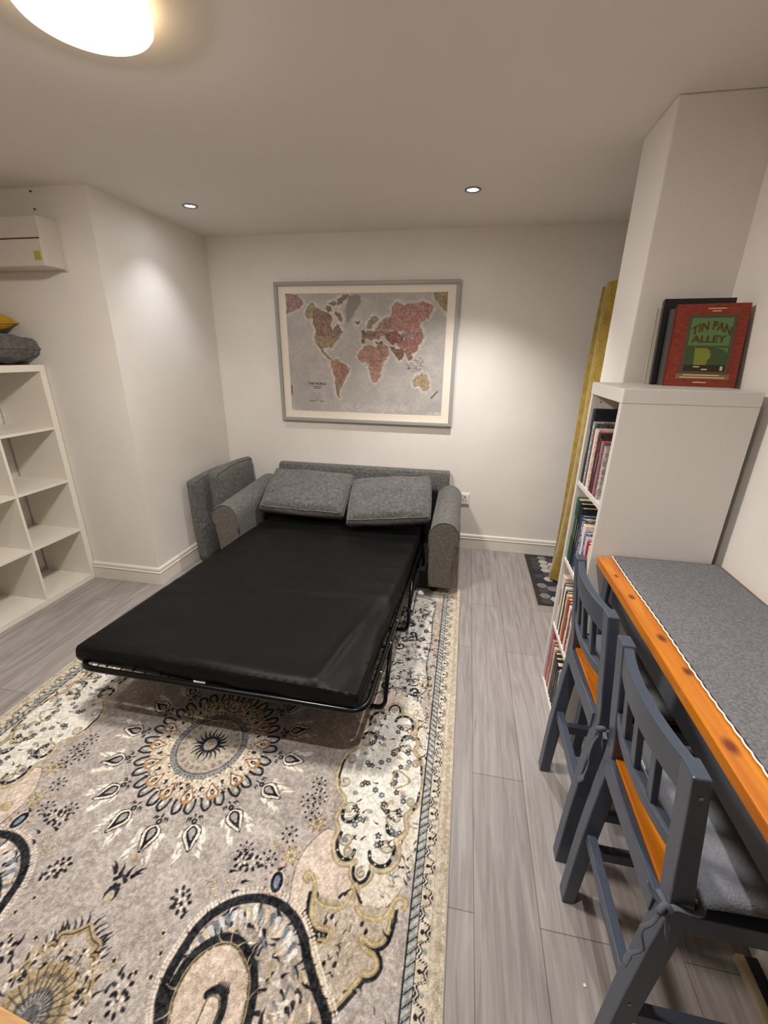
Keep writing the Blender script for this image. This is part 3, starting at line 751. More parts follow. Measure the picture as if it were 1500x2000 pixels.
flatbook(1.66,1.855,SH[0]+.266,.030,.53,.72,(110,46,26),'dark red brown book lying flat across the third tier','books on the third tier of the bookcase')
row(.0305, [
 (.034,.285,.22,(168,82,110),None,'tall magenta pink hardback at the far end of the bottom tier'),
 (.020,.255,.19,(188,150,128),None,'beige book beside the magenta one on the bottom tier'),
 (.020,.250,.19,(150,92,70),None,'brown book on the bottom tier'),
 (.024,.245,.19,(206,190,170),None,'cream book in the middle of the bottom tier'),
 (.022,.235,.19,(96,66,54),None,'dark brown book on the bottom tier'),
 (.022,.225,.18,(66,66,68),None,'charcoal book on the bottom tier'),
 (.034,.215,.18,(26,28,30),None,'black hardback on the bottom tier'),
 (.028,.200,.17,(48,62,66),None,'dark teal book low on the bottom tier'),
 (.040,.225,.17,(208,202,194),(120,116,114),'white book with black print at the near end of the bottom tier'),
 (.034,.215,.17,(196,176,150),None,'tan book nearest the camera on the bottom tier'),
], 'books on the bottom tier of the bookcase')
flatbook(1.66,1.822,.0305+.257,.016,.525,.70,(28,110,84),'green book lying flat on the bottom tier books','books on the bottom tier of the bookcase')

# books standing on top of the bookcase
def frame_of(bl, br, tl):
    bl, br, tl = map(Vector, (bl, br, tl)); return bl, (br-bl).normalized(), (tl-bl).normalized(), (br-bl).length, (tl-bl).length
def leaning(label, c, bl, br, tl, th, cm, m2=None):
    o, xa, ya, W, H = frame_of(bl, br, tl); za = xa.cross(ya).normalized()
    t = thing('book', label, 'book', tuple(o), 'books standing on top of the bookcase')
    ctr = o+xa*W/2+ya*H/2
    g = G().obox(ctr-za*.0015, xa*W/2, ya*H/2, za*.0015); g.obox(ctr-za*(th-.0015), xa*W/2, ya*H/2, za*.0015)
    g.obox(o+xa*.0015+ya*H/2-za*th/2, xa*.0015, ya*H/2, za*th/2)
    g.build('cover', cm, t)
    G().obox(ctr-za*th/2-xa*.001, xa*(W/2-.004), ya*(H/2-.004), za*(th/2-.003)).build('pages', m_pages, t)
    return t, o, xa, ya, za, W, H
m_brick = mat('red_brick_cover', (146,58,36), .5, (120,42,26), 60, 2, (1,1,3))
zt = bz+.0006
t, o, xa, ya, za, W, H = leaning('red brick patterned book with a green window on its cover, on the bookcase', None, (.690,1.752,zt), (.897,1.706,zt), (.6975,1.800,zt+.268), .018, m_brick)
def at(u, v, d=.001): return o+xa*W*u+ya*H*v+za*d
def rect(name, u0, u1, v0, v1, m, d=.0004, th=.0005, parent=None, label=None):
    c = (at(u0,v0,d)+at(u1,v1,d))/2
    return G().obox(c, xa*W*(u1-u0)/2, ya*H*(v1-v0)/2, za*th).build(name, m, parent or t, label=label)
m_g1 = mat('cover_frame_grey', (84,74,54), .5); m_g2 = mat('cover_green', (88,126,70), .5); m_g3 = mat('cover_dark_green', (58,80,44), .5)
m_g4 = mat('cover_lime', (128,134,44), .5); m_g5 = mat('cover_brown', (46,34,20), .5); m_lt = mat('cover_letters', (92,40,20), .5); m_ls = mat('cover_cream', (222,196,150), .6); m_sill = mat('cover_sill', (132,104,70), .6)
rect('printed_window', .20, .86, .15, .87, m_g1, .0005)
rect('printed_sill', .16, .90, .09, .155, m_sill, .0008)
rect('upper_pane', .25, .81, .50, .83, m_g2, .0012); rect('lower_pane', .25, .81, .19, .475, m_g3, .0012); rect('lower_band', .25, .81, .19, .265, m_g5, .0016)
g = G(); P = [(.38,.265),(.36,.47),(.52,.47),(.54,.455),(.57,.44),(.575,.41),(.60,.385),(.585,.365),(.59,.345),(.56,.325),(.55,.265)]
g.prism(P, lambda u, v: at(u,v,.0016), lambda u, v: at(u,v,.0022)); g.build('printed_shape', m_g4, t)
g = G(); g.prism([(.62,.475),(.81,.475),(.81,.40),(.76,.45)], lambda u, v: at(u,v,.0016), lambda u, v: at(u,v,.0022)); g.build('printed_corner', m_g2, t)
g = G()
for (a, b, c, d) in ((.38,.47,.236,.248),(.50,.58,.203,.218),(.75,.785,.20,.25)): g.prism([(a,c),(b,c),(b,d),(a,d)], lambda u, v: at(u,v,.0018), lambda u, v: at(u,v,.0024))
g.build('printed_marks', m_ls, t)
def arc(h): return lambda x, y: (x*(1+y*1.5), y*1.15-h*(x/.055)**2)
lettering('title_lettering', 'TIN PAN', .034, at(.54,.735,.0022), xa, ya, m_lt, t, width=.112, warp=arc(.020))
lettering('title_lettering', 'ALLEY', .032, at(.52,.575,.0022), xa, ya, m_lt, t, width=.098, warp=lambda x, y: (x, y+.004*(1-(x/.05)**2)*0+.0))
g = G()
for (a, b, c) in ((.44,.68,.935),(.50,.62,.905),(.26,.76,.135),(.22,.84,.105),(.42,.60,.045)): g.prism([(a,c),(b,c),(b,c+.012),(a,c+.012)], lambda u, v: at(u,v,.0012), lambda u, v: at(u,v,.0018))
g.build('small_print', m_ls, t)
m_bb = mat('black_cover', (22,22,25), .35)
leaning('large black hardback standing behind the red brick patterned book on the bookcase', None, (.668,1.800,zt), (.882,1.772,zt), (.672,1.845,zt+.290), .030, m_bb)
leaning('cream thin book at the back of the stack on top of the bookcase', None, (.662,1.848,zt), (.862,1.826,zt), (.664,1.878,zt+.262), .012, mat('cream_cover', (206,196,180), .5))
leaning('thin dark grey book between the red and the black ones on the bookcase', None, (.682,1.776,zt), (.905,1.738,zt), (.687,1.822,zt+.255), .010, mat('grey_cover', (96,100,100), .5))

# ------------------------------------------------------------------ narrow bar table with runner
TX0, TX1, TY0, TY1, TZ = .511, .916, -.25, 1.508, .884
tb = thing('bar_table', 'narrow high table with orange pine top and grey legs along the right wall', 'table', (.71, .63, 0))
tko = lambda x, y: (x-.71, y-.63)
knots = [(*tko(.535,1.23), TZ, .012), (*tko(.541,1.03), TZ, .014), (*tko(.548,.905), TZ, .012), (*tko(.533,.70), TZ, .016), (*tko(.53,1.36), TZ, .009)]
m_pine = wood('varnished_pine_top', 1, knots)
G().box(TX0,TX1,TY0,TY1,TZ-.030,TZ).build('table_top', m_pine, tb, bevel=.004, seg=3)
for a in ((TX0+.030,TX0+.050,TY0+.08,TY1-.10),): G().box(*a,TZ-.125,TZ-.030).build('apron', m_grey, tb, bevel=.002)
G().box(TX1-.05,TX1-.03,TY0+.08,TY1-.10,TZ-.125,TZ-.03).build('apron', m_grey, tb, bevel=.002)
for y in (TY0+.03, TY1-.10): G().box(TX0+.05,TX1-.05,y,y+.02,TZ-.125,TZ-.03).build('apron', m_grey, tb, bevel=.002)
for x in (TX0+.022, TX1-.075):
    for y in (TY0+.03, TY1-.085):
        g = G(); g.prism([(0,0),(.05,0),(.05,.05),(0,.05)], lambda a, b: (x+.008+a*.7, y+.008+b*.7, 0), lambda a, b: (x+a, y+b, TZ-.030)); g.build('leg', m_grey, tb, bevel=.003)
rn = thing('table_runner', 'grey felted table runner with white scalloped edge on the narrow table', 'table runner', (.73, .63, TZ))
def rfn(u, v):
    x = .562+u*.340; y = -.2+v*1.704
    return (x+.0012*math.sin(y*13)*(1-u), y, TZ+.0045+.0008*noise.noise((x*30, y*20, 0)))
g = G(); g.grid(rfn, 30, 160); 
cl = g.build('cloth', m_runner, rn, smooth=True); q = cl.modifiers.new('solid','SOLIDIFY'); q.thickness = .0035; q.offset = -1
g = G(); g.tube([(.5595+.0012*math.sin(y*13)-.0022*abs(math.sin(y*105)), y, TZ+.0045) for y in np.linspace(-.2,1.504,700)], .0022, 6); g.build('scalloped_edge', m_scal, rn, smooth=True, label='white scalloped edge')

# ------------------------------------------------------------------ chairs
LEGP = [(0,.404,.036),(.25,.411,.042),(.48,.424,.043),(.58,.432,.043),(.64,.430,.041),(.72,.420,.037),(.83,.408,.033),(.945,.394,.029)]
def chair(y0, label, group):
    """y0 = camera-side face of the near rear leg; sitter faces +X"""
    Wd = .372; lw = .043
    t = thing('dining_chair', label, 'chair', (.58, y0+Wd/2, 0), group)
    def lx(z):
        for (z0,x0,t0),(z1,x1,t1) in zip(LEGP, LEGP[1:]):
            if z <= z1: k = (z-z0)/(z1-z0); return x0+(x1-x0)*k, t0+(t1-t0)*k
        return LEGP[-1][1:]
    for ya in (y0, y0+Wd-lw):
        P2 = smc([(x, z) for z, x, th in LEGP], k=5); P3 = smc([(x+th, z) for z, x, th in LEGP], k=5)
        n = len(P2); g = G(); vs = []
        for a, b in zip(P2, P3): vs += [(a[0],ya,a[1]),(b[0],ya,b[1]),(b[0],ya+lw,b[1]),(a[0],ya+lw,a[1])]
        fs = [(i*4+j, i*4+(j+1)%4, i*4+4+(j+1)%4, i*4+4+j) for i in range(n-1) for j in range(4)]+[(0,1,2,3),tuple(range(4*n-4,4*n))]
        g.add(vs, fs); lg = g.build('rear_leg', m_paint, t, bevel=.0035)
        for zz in (.905, .30): G().tube([(lx(zz)[0]+.016, ya-.0012, zz),(lx(zz)[0]+.016, ya+.002, zz)], .004, 10).build('screw', m_chrome, lg)
    ya, yb = y0+lw-.006, y0+Wd-lw+.006
    def rail(z0, z1, bow, d0, th, name):
        g = G()
        def f(u, v):
            s = u*4
            a, b = ((s,0) if s < 1 else (1,s-1) if s < 2 else (3-s,1) if s < 3 else (0,4-s))
            y = ya+(yb-ya)*v; z = z0+(z1-z0)*b; x, lt = lx(z)
            return (x+d0-bow*(1-(2*v-1)**2)+th*a, y, z)
        g.grid(f, 4, 22, True)
        n = 4; L = 22*4; g.f += [[0,1,2,3],[L,L+1,L+2,L+3]]; g.mi += [0,0]
        return g.build(name, m_paint, t, bevel=.002)
    rail(.868,.940,.020,.004,.021,'top_rail'); rail(.722,.752,.020,.004,.024,'lower_rail')
    for k in (.25,.5,.75):
        y = ya+(yb-ya)*k; b = .020*(1-(2*k-1)**2)
        g = G(); x0, x1 = lx(.74)[0]-b+.007, lx(.88)[0]-b+.007
        g.prism([(0,-.011),(.014,-.011),(.014,.011),(0,.011)], lambda a, c: (x0+a, y+c, .745), lambda a, c: (x1+a, y+c, .875)); g.build('slat', m_paint, t, bevel=.002)
    G().box(.426,.442,ya,yb,.545,.600).build('seat_rail', m_paint, t, bevel=.002)
    for y in (y0+.006, y0+Wd-.034): G().box(.470,.80,y,y+.028,.555,.605).build('seat_rail', m_paint, t, bevel=.002)
    G().box(.775,.80,y0+.034,y0+Wd-.034,.555,.605).build('seat_rail', m_paint, t, bevel=.002)
    g = G(); g.prism([(.4425,ya+.001),(.470,ya+.001),(.470,y0+.0345),(.7745,y0+.0345),(.7745,y0+Wd-.0345),(.470,y0+Wd-.0345),(.470,yb-.001),(.4425,yb-.001)], lambda x, y: (x,y,.585), lambda x, y: (x,y,.606)); g.build('seat', m_seat, t, bevel=.002, label='varnished orange pine seat')
    for y in (y0+.004, y0+Wd-.040): G().box(.765,.802,y,y+.036,0,.596).build('front_leg', m_paint, t, bevel=.003)
    G().box(.424,.448,y0+lw-.004,y0+Wd-lw+.004,.285,.315).build('stretcher', m_paint, t, bevel=.002)
    for y in (y0+.012, y0+Wd-.036): G().box(.452,.775,y,y+.024,.205,.240).build('stretcher', m_paint, t, bevel=.002)
    return t
CH = chair(1.003, 'grey chair with orange seat nearest the bookcase at the narrow table', None)
copy_thing(CH, (0,-.443,0), 'grey chair with orange seat nearest the camera at the narrow table')
def seat_cushion(y0, label, ties, dy=0):
    c = (.650, y0+.186, .642)
    t = thing('chair_cushion', label, 'cushion', (.65, y0+.186, .612))
    ax, ay = Vector((.168,0,0)), Vector((0,.184,0)); az = Vector((0,0,1))
    g = G(); g.grid(pillow_fn(c, ax, ay, az, .026, 1, .03, y0*9), 24, 24)
    def low(u, v):
        p = pillow_fn(c, ax, ay, az, .026, -1, .03, y0*9+4)(u, v); p.z = max(p.z, .6075); return p
    g.grid(low, 24, 24); g.build('cover', m_cush, t, smooth=True)
    G().tube([(c[0]-.168,c[1]-.170+i*.0283,c[2]) for i in range(13)], .004, 6).build('seam', m_cush, t, smooth=True)
    G().obox((.478, y0+.29, .628), (.001,0,0), (0,.012,0), (.008,0,.016)).build('care_tag', m_plastic, t, label='small white care tag')
    def ribbon(pts, w, name='tie'):
        G().tube(smc(pts, k=6), w, 8, flat=.3).build(name, m_tie, t, smooth=True)
    for s in ties:
        yl = y0 if s < 0 else y0+.372; f = lambda x, d, z: (x, yl+s*d, z)
        e = .006
        ribbon([(.49, y0+.186+s*.155, .645), (.478, yl+s*e, .640), (.440, yl+s*e, .642), (.424, yl+s*e, .640), (.418, yl-s*.02, .640)], .006)
        kx, ky, kz = .418, yl+s*.008, .637
        g = G(); g.tube(smc([(kx,ky,kz+.010),(kx-.010,ky+s*.006,kz),(kx-.002,ky,kz-.012),(kx+.008,ky+s*.004,kz)], True, 5), .006, 8, True); g.build('knot', m_tie, t, smooth=True)
        ribbon([(kx,ky,kz), (kx-.012,ky+s*.003,kz-.04), (kx-.020,ky-s*.004,kz-.08), (kx-.012,ky+s*.004,kz-.12), (kx-.022,ky-s*.006,kz-.165), (kx-.030,ky,kz-.185)], [.005]*12+[.009]*6+[.004]*6+[.009]*7)
        ribbon([(kx,ky,kz), (kx+.010,ky+s*.006,kz-.03), (kx+.016,ky+s*.008,kz-.065), (kx+.024,ky+s*.005,kz-.085)], [.006]*6+[.010]*8+[.005]*5)
        ribbon([(kx,ky,kz), (kx-.018,ky-s*.012,kz+.016), (kx-.026,ky-s*.022,kz+.028)], .006)
seat_cushion(1.003, 'grey tie-on cushion on the chair nearest the bookcase', ())
seat_cushion(.560, 'grey tie-on cushion on the chair nearest the camera', (-1, 1))

t = thing('leaning_board', 'black board with a pale raw edge lying under the narrow table', 'board', (.87, .55, 0))
G().box(.846,.868,.05,.846,.002,.024).build('edge', m_beige, t, bevel=.001, label='pale raw wooden edge')
G().box(.868,.900,.05,.846,.002,.022).build('panel', m_blk, t, bevel=.001)
t = thing('side_table', 'pale wooden table just entering the bottom left corner', 'table', (-1.05, .0, 0))
tt = G(); tt.prism([(-1.40,.345),(-.778,.287),(-.66,.275),(-.66,-.3),(-1.40,-.3)], lambda x, y: (x,y,.372), lambda x, y: (x,y,.40)); tt.build('table_top', m_lightwood, t, bevel=.004)
for x in (-1.34,-.74):
    for y in (-.24,.20): G().box(x-.02,x+.02,y-.02,y+.02,.0125,.372).build('leg', m_lightwood, t, bevel=.003)
tag(G().obox((.427,.708,.0012), (.003,.001,0), (-.001,.003,0), (0,0,.001)).build('paper_scrap', m_plastic), 'tiny white scrap on the laminate floor left of the chairs', 'scrap')

# ------------------------------------------------------------------ rug
def build_rug():
    cx, cy, hx, hy = -.945, 1.177, 1.006, 1.50
    d = .0026; nx, ny = int(hx/d), int(hy/d); rg = np.random.default_rng(11); rd = random.Random(4)
    X, Y = np.meshgrid((np.arange(nx)+.5)*hx/nx, -(np.arange(ny)+.5)*hy/ny)
    F = (174,165,158); K = (30,32,36); GD = (166,148,112); CR = (224,212,194); BG = (112,122,130); PK = (206,190,175); TN = (178,160,132); BR = (148,108,70); DG = (92,94,94)
    def paint(far):
        rd = random.Random(4)
        r = Ras(X, Y, F); L = lambda p: [(a+.945, b-1.177) for a, b in p]
        def leafy(x, y, a, ln, w, col): r.line([(x,y),(x+.5*ln*math.cos(a)-.1*ln*math.sin(a), y+.5*ln*math.sin(a)+.1*ln*math.cos(a)),(x+ln*math.cos(a), y+ln*math.sin(a))], (w,.001), col)
        def flower(x, y, R_, pc, cc, n=6, oc=None):
            for k in range(n):
                a = 2*math.pi*k/n+x*40; r.ell(x+R_*.6*math.cos(a), y+R_*.6*math.sin(a), R_*.42, R_*.28, a, oc or K); r.ell(x+R_*.6*math.cos(a), y+R_*.6*math.sin(a), R_*.28, R_*.17, a, pc)
            r.ell(x, y, R_*.34, R_*.34, 0, cc)
        def dots(x, y, R_, n, col, s=.0035):
            for k in range(n):
                a = 2*math.pi*k/n+x*17; r.ell(x+R_*math.cos(a), y+R_*math.sin(a), s*1.5, s, a, col)
        def speck(poly_fn, n, cols, lo, hi, wd=(.003,.007)):
            for _ in range(n):
                x, y = poly_fn(); leafy(x, y, rd.uniform(0, 6.28), rd.uniform(lo, hi), rd.uniform(*wd), rd.choice(cols))
        def spiral(x, y, r0, a0, turns, w, col, s=1):
            P = [(x+r0*(1-.8*k/30)*math.cos(a0+s*turns*6.28*k/30), y+r0*(1-.8*k/30)*math.sin(a0+s*turns*6.28*k/30)) for k in range(31)]
            r.line(P, w, col)
        # faint vermicelli in the field
        for _ in range(1500):
            x, y = rd.uniform(0, hx), rd.uniform(-hy, 0); a = rd.uniform(0, 6.28); q = rd.uniform(.008,.022)
            r.line([(x,y),(x+q*math.cos(a),y+q*math.sin(a)),(x+q*1.3*math.cos(a+.9),y+q*1.3*math.sin(a+.9))], .0035, rd.choice(((196,186,176),(192,180,168),(170,160,150))), alpha=.55)
        # pale arcs beside the border
        A = L([(-.30,1.177),(-.315,.969),(-.361,.948),(-.396,.902),(-.415,.862),(-.421,.80),(-.412,.745),(-.395,.70),(-.36,.65),(-.28,.62),(-.18,.66),(-.12,.75),(-.089,.809),(-.050,.90),(-.028,.95),(-.020,1.05),(-.018,1.177)])
        Z = smc(A, k=5); r.poly(Z, PK); r.line(Z, .004, (128,116,104))
        r.poly(smc(L([(-.02,1.25),(-.025,.95),(-.05,.9),(-.089,.809),(-.15,.73),(-.2,.78),(-.18,.9),(-.06,1.1)]), True, 5), (216,206,190))
        for _ in range(420):
            x, y = rd.uniform(.52,.90), rd.uniform(-.56,0)
            if .52 < x < .93: leafy(x, y, rd.uniform(0,6.28), .014, .003, rd.choice(((222,208,194),(190,172,156),(228,216,202))))
        speck(lambda: (rd.uniform(.80,.925), rd.uniform(-.46,0)), 80, (K,K,BG,TN), .008, .022, (.004,.007))
        # cartouche
        right = [(-.047,1.20),(-.050,1.15),(-.060,1.10),(-.082,1.062),(-.098,1.040),(-.088,1.005),(-.098,.975),(-.119,.958),(-.106,.93),(-.104,.898),(-.127,.868),(-.160,.856),(-.182,.868)]
        bot = [(-.181,.851),(-.187,.827),(-.213,.806),(-.240,.826),(-.247,.852),(-.240,.868)]
        left = [(-.273,.853),(-.306,.868),(-.325,.910),(-.320,.950),(-.340,.985),(-.336,1.021),(-.328,1.060),(-.366,1.098),(-.382,1.15),(-.380,1.20)]
        Cc = smc(L(right+bot+left), k=6); r.poly(Cc, (224,219,208)); r.line(Cc, .020, GD); r.line(Cc, .009, (190,178,154)); 
        def blk(p, w=.012): q = smc(L(p), k=6); r.line(q, w, K); [r.ell(q[i][0], q[i][1], .0032, .0032, 0, CR) for i in range(3, len(q), 7)]
        blk([(-.308,.945),(-.312,.91),(-.300,.882),(-.277,.868),(-.256,.876),(-.250,.900)]); blk([(-.200,.905),(-.192,.882),(-.165,.870),(-.138,.878),(-.122,.905),(-.122,.935)])
        r.line(smc(L([(-.240,.850),(-.234,.826),(-.213,.813),(-.194,.826),(-.188,.848)]), k=5), .010, K)
        blk([(-.322,1.02),(-.318,.995),(-.297,.984),(-.275,.996),(-.268,1.022)]); blk([(-.158,1.0),(-.150,.978),(-.128,.972),(-.110,.985)]); blk([(-.160,1.05),(-.158,1.03),(-.135,1.022)], .009)
        blk([(-.362,1.112),(-.374,1.15),(-.372,1.20)], .008); blk([(-.074,1.07),(-.064,1.10),(-.060,1.14)], .008)
        for (x, y, q, a, s) in ((-.285,.93,.026,3,1),(-.270,.895,.02,0,-1),(-.150,.935,.026,0,-1),(-.300,1.03,.034,4.6,1),(-.135,1.03,.034,4.6,-1),(-.345,1.13,.026,3.1,1),(-.085,1.10,.022,0,-1),(-.213,.84,.018,1.5,1)):
            spiral(x+.945, y-1.177, q, a, 1.3, .006, (150,140,120), s); spiral(x+.945, y-1.177, q*.7, a, 1, .003, GD, s)
        for k in range(46):
            x, y = rd.uniform(-.30,-.11)+.945, rd.uniform(.90,1.177)-1.177
            rd.choice((lambda: flower(x, y, .012, BG, (200,196,190)), lambda: flower(x, y, .012, K, TN, 5), lambda: leafy(x, y, rd.uniform(0,6.28), .02, .006, K), lambda: r.ell(x, y, .011, .009, 0, rd.choice((TN,(150,150,146),BG)))))()
        T = smc(L([(-.165,1.20),(-.15,1.215),(-.10,1.177),(-.15,1.14),(-.165,1.16)]), True, 4); r.line(T, .007, GD, True)
        if not far:
            # gold scrolls below the cartouche (near half); dense foliage in the far half
            low = L([(-.341,.753),(-.330,.709),(-.306,.686),(-.264,.683),(-.270,.661),(-.315,.645),(-.312,.616),(-.282,.608),(-.265,.576),(-.231,.541),(-.220,.533),(-.201,.551),(-.164,.598),(-.158,.612),(-.134,.617),(-.120,.636),(-.135,.655),(-.168,.666),(-.173,.688),(-.140,.676),(-.108,.698),(-.098,.766)])
            Ql = smc(low, k=6); r.line(Ql, .034, K); 
            top = smc(L([(-.372,.787),(-.384,.795),(-.376,.809),(-.358,.800),(-.343,.775),(-.336,.752),(-.312,.737),(-.266,.737),(-.240,.752),(-.228,.80),(-.216,.80),(-.205,.752),(-.180,.734),(-.135,.735),(-.108,.760),(-.095,.790),(-.075,.800),(-.060,.788),(-.066,.775)]), k=6)
            inner = Ql+top[::-1]; r.poly(inner, (186,174,156)); r.poly(Ql, (178,165,146))
            r.line(Ql, .015, GD); r.line(top, .015, GD); r.line(top, .005, (196,180,140)); r.line(Ql, .004, (196,180,140))
            speck(lambda: (rd.uniform(-.30,-.15)+.945, rd.uniform(.56,.73)-1.177), 60, (CR,(200,196,186),(150,142,128),K), .008, .016, (.003,.006))
            for (x, y) in ((-.262,.612),(-.232,.616),(-.285,.70),(-.165,.70),(-.27,.715),(-.18,.715)): r.ell(x+.945, y-1.177, .008, .005, 1.2, K)
            for (x, y, a) in ((-.262,.765,.8),(-.248,.775,.8),(-.195,.765,2.2),(-.203,.775,2.2),(-.352,.735,1.4),(-.356,.70,1.2),(-.092,.72,1.7),(-.10,.70,2.5)): leafy(x+.945, y-1.177, a, .026, .009, K)
            for _ in range(60):
                x, y = rd.uniform(.74,.895), rd.uniform(-1.2,-.56); r.line([(x,y),(x+.003,y-.012)], .003, rd.choice((K,(210,196,180))), alpha=.8)
        # medallion
        for rad, c, al in ((.27,(170,160,150),.5),(.215,(206,192,170),.8)): r.ell(0, 0, rad, rad*1.03, 0, c, al)
        for _ in range(900):
            a, q = rd.uniform(-1.6,.1), rd.uniform(.15,.24); r.ell(q*math.cos(a), q*math.sin(a)*1.02, .004, .003, a, rd.choice((CR,CR,TN,(196,178,152),K)) if rd.random() < .5 else CR)
        for k in range(-1, 6):
            th = R(-90+22.5*k)
            for sgn in (0,):
                e = lambda q, s=0: (q*math.cos(th)-s*math.sin(th), 1.02*q*math.sin(th)+s*math.cos(th))
                for s in (-.026,.026):
                    r.line(smc([e(.235,s*.4),e(.262,s*.55),e(.282,s*1.05),e(.268,s*1.7),e(.248,s*1.6)], k=4), .009, K); r.line(smc([e(.245,s*.7),e(.266,s*.9),e(.268,s*1.4)], k=4), .007, (150,152,150)); r.ell(*e(.256,s*1.25), .009, .006, th, (206,202,194))
                r.ell(*e(.314), .010, .010, th, K); r.ell(*e(.314), .004, .004, th, (150,150,150))
                for s in (-.022,-.014,.014,.022): leafy(*e(.300,s), th+s*20, .014, .007, K)
                leafy(*e(.290,0), th, .014, .007, K)
                def drop(q0, q1, w, c):
                    P = [e(q0), e(q0+(q1-q0)*.18, w*.45), e(q0+(q1-q0)*.42, w*.5), e(q0+(q1-q0)*.7, w*.3), e(q1), e(q0+(q1-q0)*.7, -w*.3), e(q0+(q1-q0)*.42, -w*.5), e(q0+(q1-q0)*.18, -w*.45)]
                    r.poly(smc(P, True, 5), c)
                for s in range(32):
                    u = rd.uniform(.34,.43); sg = rd.choice((-1,1)); leafy(*e(u, sg*rd.uniform(.026,.042)), th+sg*.5, .018, .008, (238,230,216))
                drop(.322,.415,.062,K); drop(.325,.410,.054,(226,216,202)); drop(.330,.398,.036,K); drop(.336,.376,.022,(156,152,146)); leafy(*e(.385), th, .026, .010, K)
                th2 = th+R(11.25); e2 = lambda q, s=0: (q*math.cos(th2)-s*math.sin(th2), 1.02*q*math.sin(th2)+s*math.cos(th2))
                P = [e2(.178), e2(.20,.012), e2(.222,.024), e2(.240,.020), e2(.250,0), e2(.240,-.020), e2(.222,-.024), e2(.20,-.012)]
                r.poly(smc(P, True, 5), BR); P2 = [(p[0]*.985, p[1]*.985) for p in P]
                q_ = np.array(e2(.220)); r.poly(smc([q_+(np.array(p)-q_)*.72 for p in P], True, 5), CR); r.ell(*e2(.238), .007, .013, th2, (182,150,104)); r.ell(*e2(.219), .012, .007, th2, K); r.ell(*e2(.221), .005, .003, th2, CR)
                r.ell(*e(.196), .010, .007, th, K); r.ell(*e(.200,.006), .005, .005, th, CR)
        r.ell(0, 0, .152, .156, 0, (104,108,110)); r.ell(0, 0, .140, .144, 0, (150,144,136)); r.ell(0, 0, .134, .138, 0, (92,98,102)); r.ell(0, 0, .127, .131, 0, (176,166,152))
        for k in range(64):
            a = 2*math.pi*k/64; r.ell(.146*math.cos(a), .150*math.sin(a), .0042, .0042, 0, (168,164,156))
        for k in range(24):
            a = 2*math.pi*(k+.5)/24; r.ell(.108*math.cos(a), .111*math.sin(a), .009, .006, a, (96,80,66)); r.ell(.108*math.cos(a), .111*math.sin(a), .005, .003, a, (196,182,164))
        for k in range(20):
            a = 2*math.pi*(k+.5)/20; q = .078 if k % 2 else .068; r.line(smc([(.028*math.cos(a),.028*math.sin(a)),(.052*math.cos(a+.12),.052*math.sin(a+.12)),(q*math.cos(a),q*math.sin(a))], k=5), (.013,.002), K)
        r.ell(0, 0, .037, .040, 0, K); r.ell(0, 0, .026, .028, 0, (150,150,146)); r.ell(0, 0, .014, .016, 0, GD)
        if not far:
            # big paisleys
            po = L([(-.600,.36),(-.625,.43),(-.648,.467),(-.657,.515),(-.651,.565),(-.640,.615),(-.612,.658),(-.566,.694),(-.500,.716),(-.434,.714),(-.375,.690),(-.338,.657),(-.308,.613),(-.283,.583),(-.257,.552),(-.232,.528),(-.205,.48),(-.19,.40),(-.25,.30),(-.38,.25),(-.52,.28)])
            S = smc(po, True, 6); r.poly(S, (176,164,150))
            for i in range(0, len(S), 1):
                p = S[i]; n_ = S[(i+1) % len(S)]-S[i-1]; n_ = np.array([n_[1], -n_[0]])/(np.hypot(*n_)+1e-9)
                for j in range(2):
                    q = p-n_*(.018 if j == 0 else .027); r.ell(q[0], q[1], .0038, .0038, 0, CR)
            def rin():
                while True:
                    x, y = rd.uniform(-.64,-.20), rd.uniform(.27,.70)
                    return x+.945, y-1.177
            wi, ins = r.poly(S, (0,0,0), 0.)
            keep = r.im.copy()
            speck(rin, 620, ((200,196,190),(228,222,212),(212,196,172),K,K,BG,TN,(150,138,124)), .016, .038, (.007,.014))
            mk = np.zeros(X.shape, bool); mk[wi] = ins; r.im[~mk] = keep[~mk]
            r.line(S, .024, K, True); 
            for i in range(0, len(S), 2): leafy(S[i][0], S[i][1], rd.uniform(0,6.28), .020, .011, K)
            for i in range(4, 70, 2):
                p = S[i]; c_ = np.array([.945-.47, .48-1.177]); dd = c_-p; dd /= np.hypot(*dd); leafy(p[0]+dd[0]*.03, p[1]+dd[1]*.03, math.atan2(dd[1], dd[0]), .036, .016, rd.choice(((226,222,214),(200,202,202),(214,198,172),BG)))
            pi_ = L([(-.585,.36),(-.600,.435),(-.615,.473),(-.617,.513),(-.606,.549),(-.582,.579),(-.547,.599),(-.510,.598),(-.479,.579),(-.452,.555),(-.436,.521),(-.426,.475),(-.425,.40),(-.48,.32),(-.55,.31)])
            I = smc(pi_, True, 6); r.line(I, .050, K, True)
            for i in range(0, len(I), 1): leafy(I[i][0], I[i][1], rd.uniform(0,6.28), .034, .012, K)
            for i in range(0, len(I), 3): leafy(I[i][0], I[i][1], rd.uniform(0,6.28), .036, .004, (190,178,150))
            r.poly(I, (204,186,170)); r.line(I, .010, GD, True); r.line(I, .003, K, True)
            wi, ins = r.poly(I, (0,0,0), 0.); keep = r.im.copy(); speck(lambda: (rd.uniform(-.61,-.43)+.945, rd.uniform(.3,.59)-1.177), 420, ((222,206,190),(190,170,152),(216,198,182)), .010, .016, (.003,.004))
            mk[:] = False; mk[wi] = ins; r.im[~mk] = keep[~mk]
            r.line(smc(L([(-.536,.498),(-.515,.513),(-.492,.504),(-.483,.476),(-.487,.43),(-.495,.38)]), k=5), .018, K); 
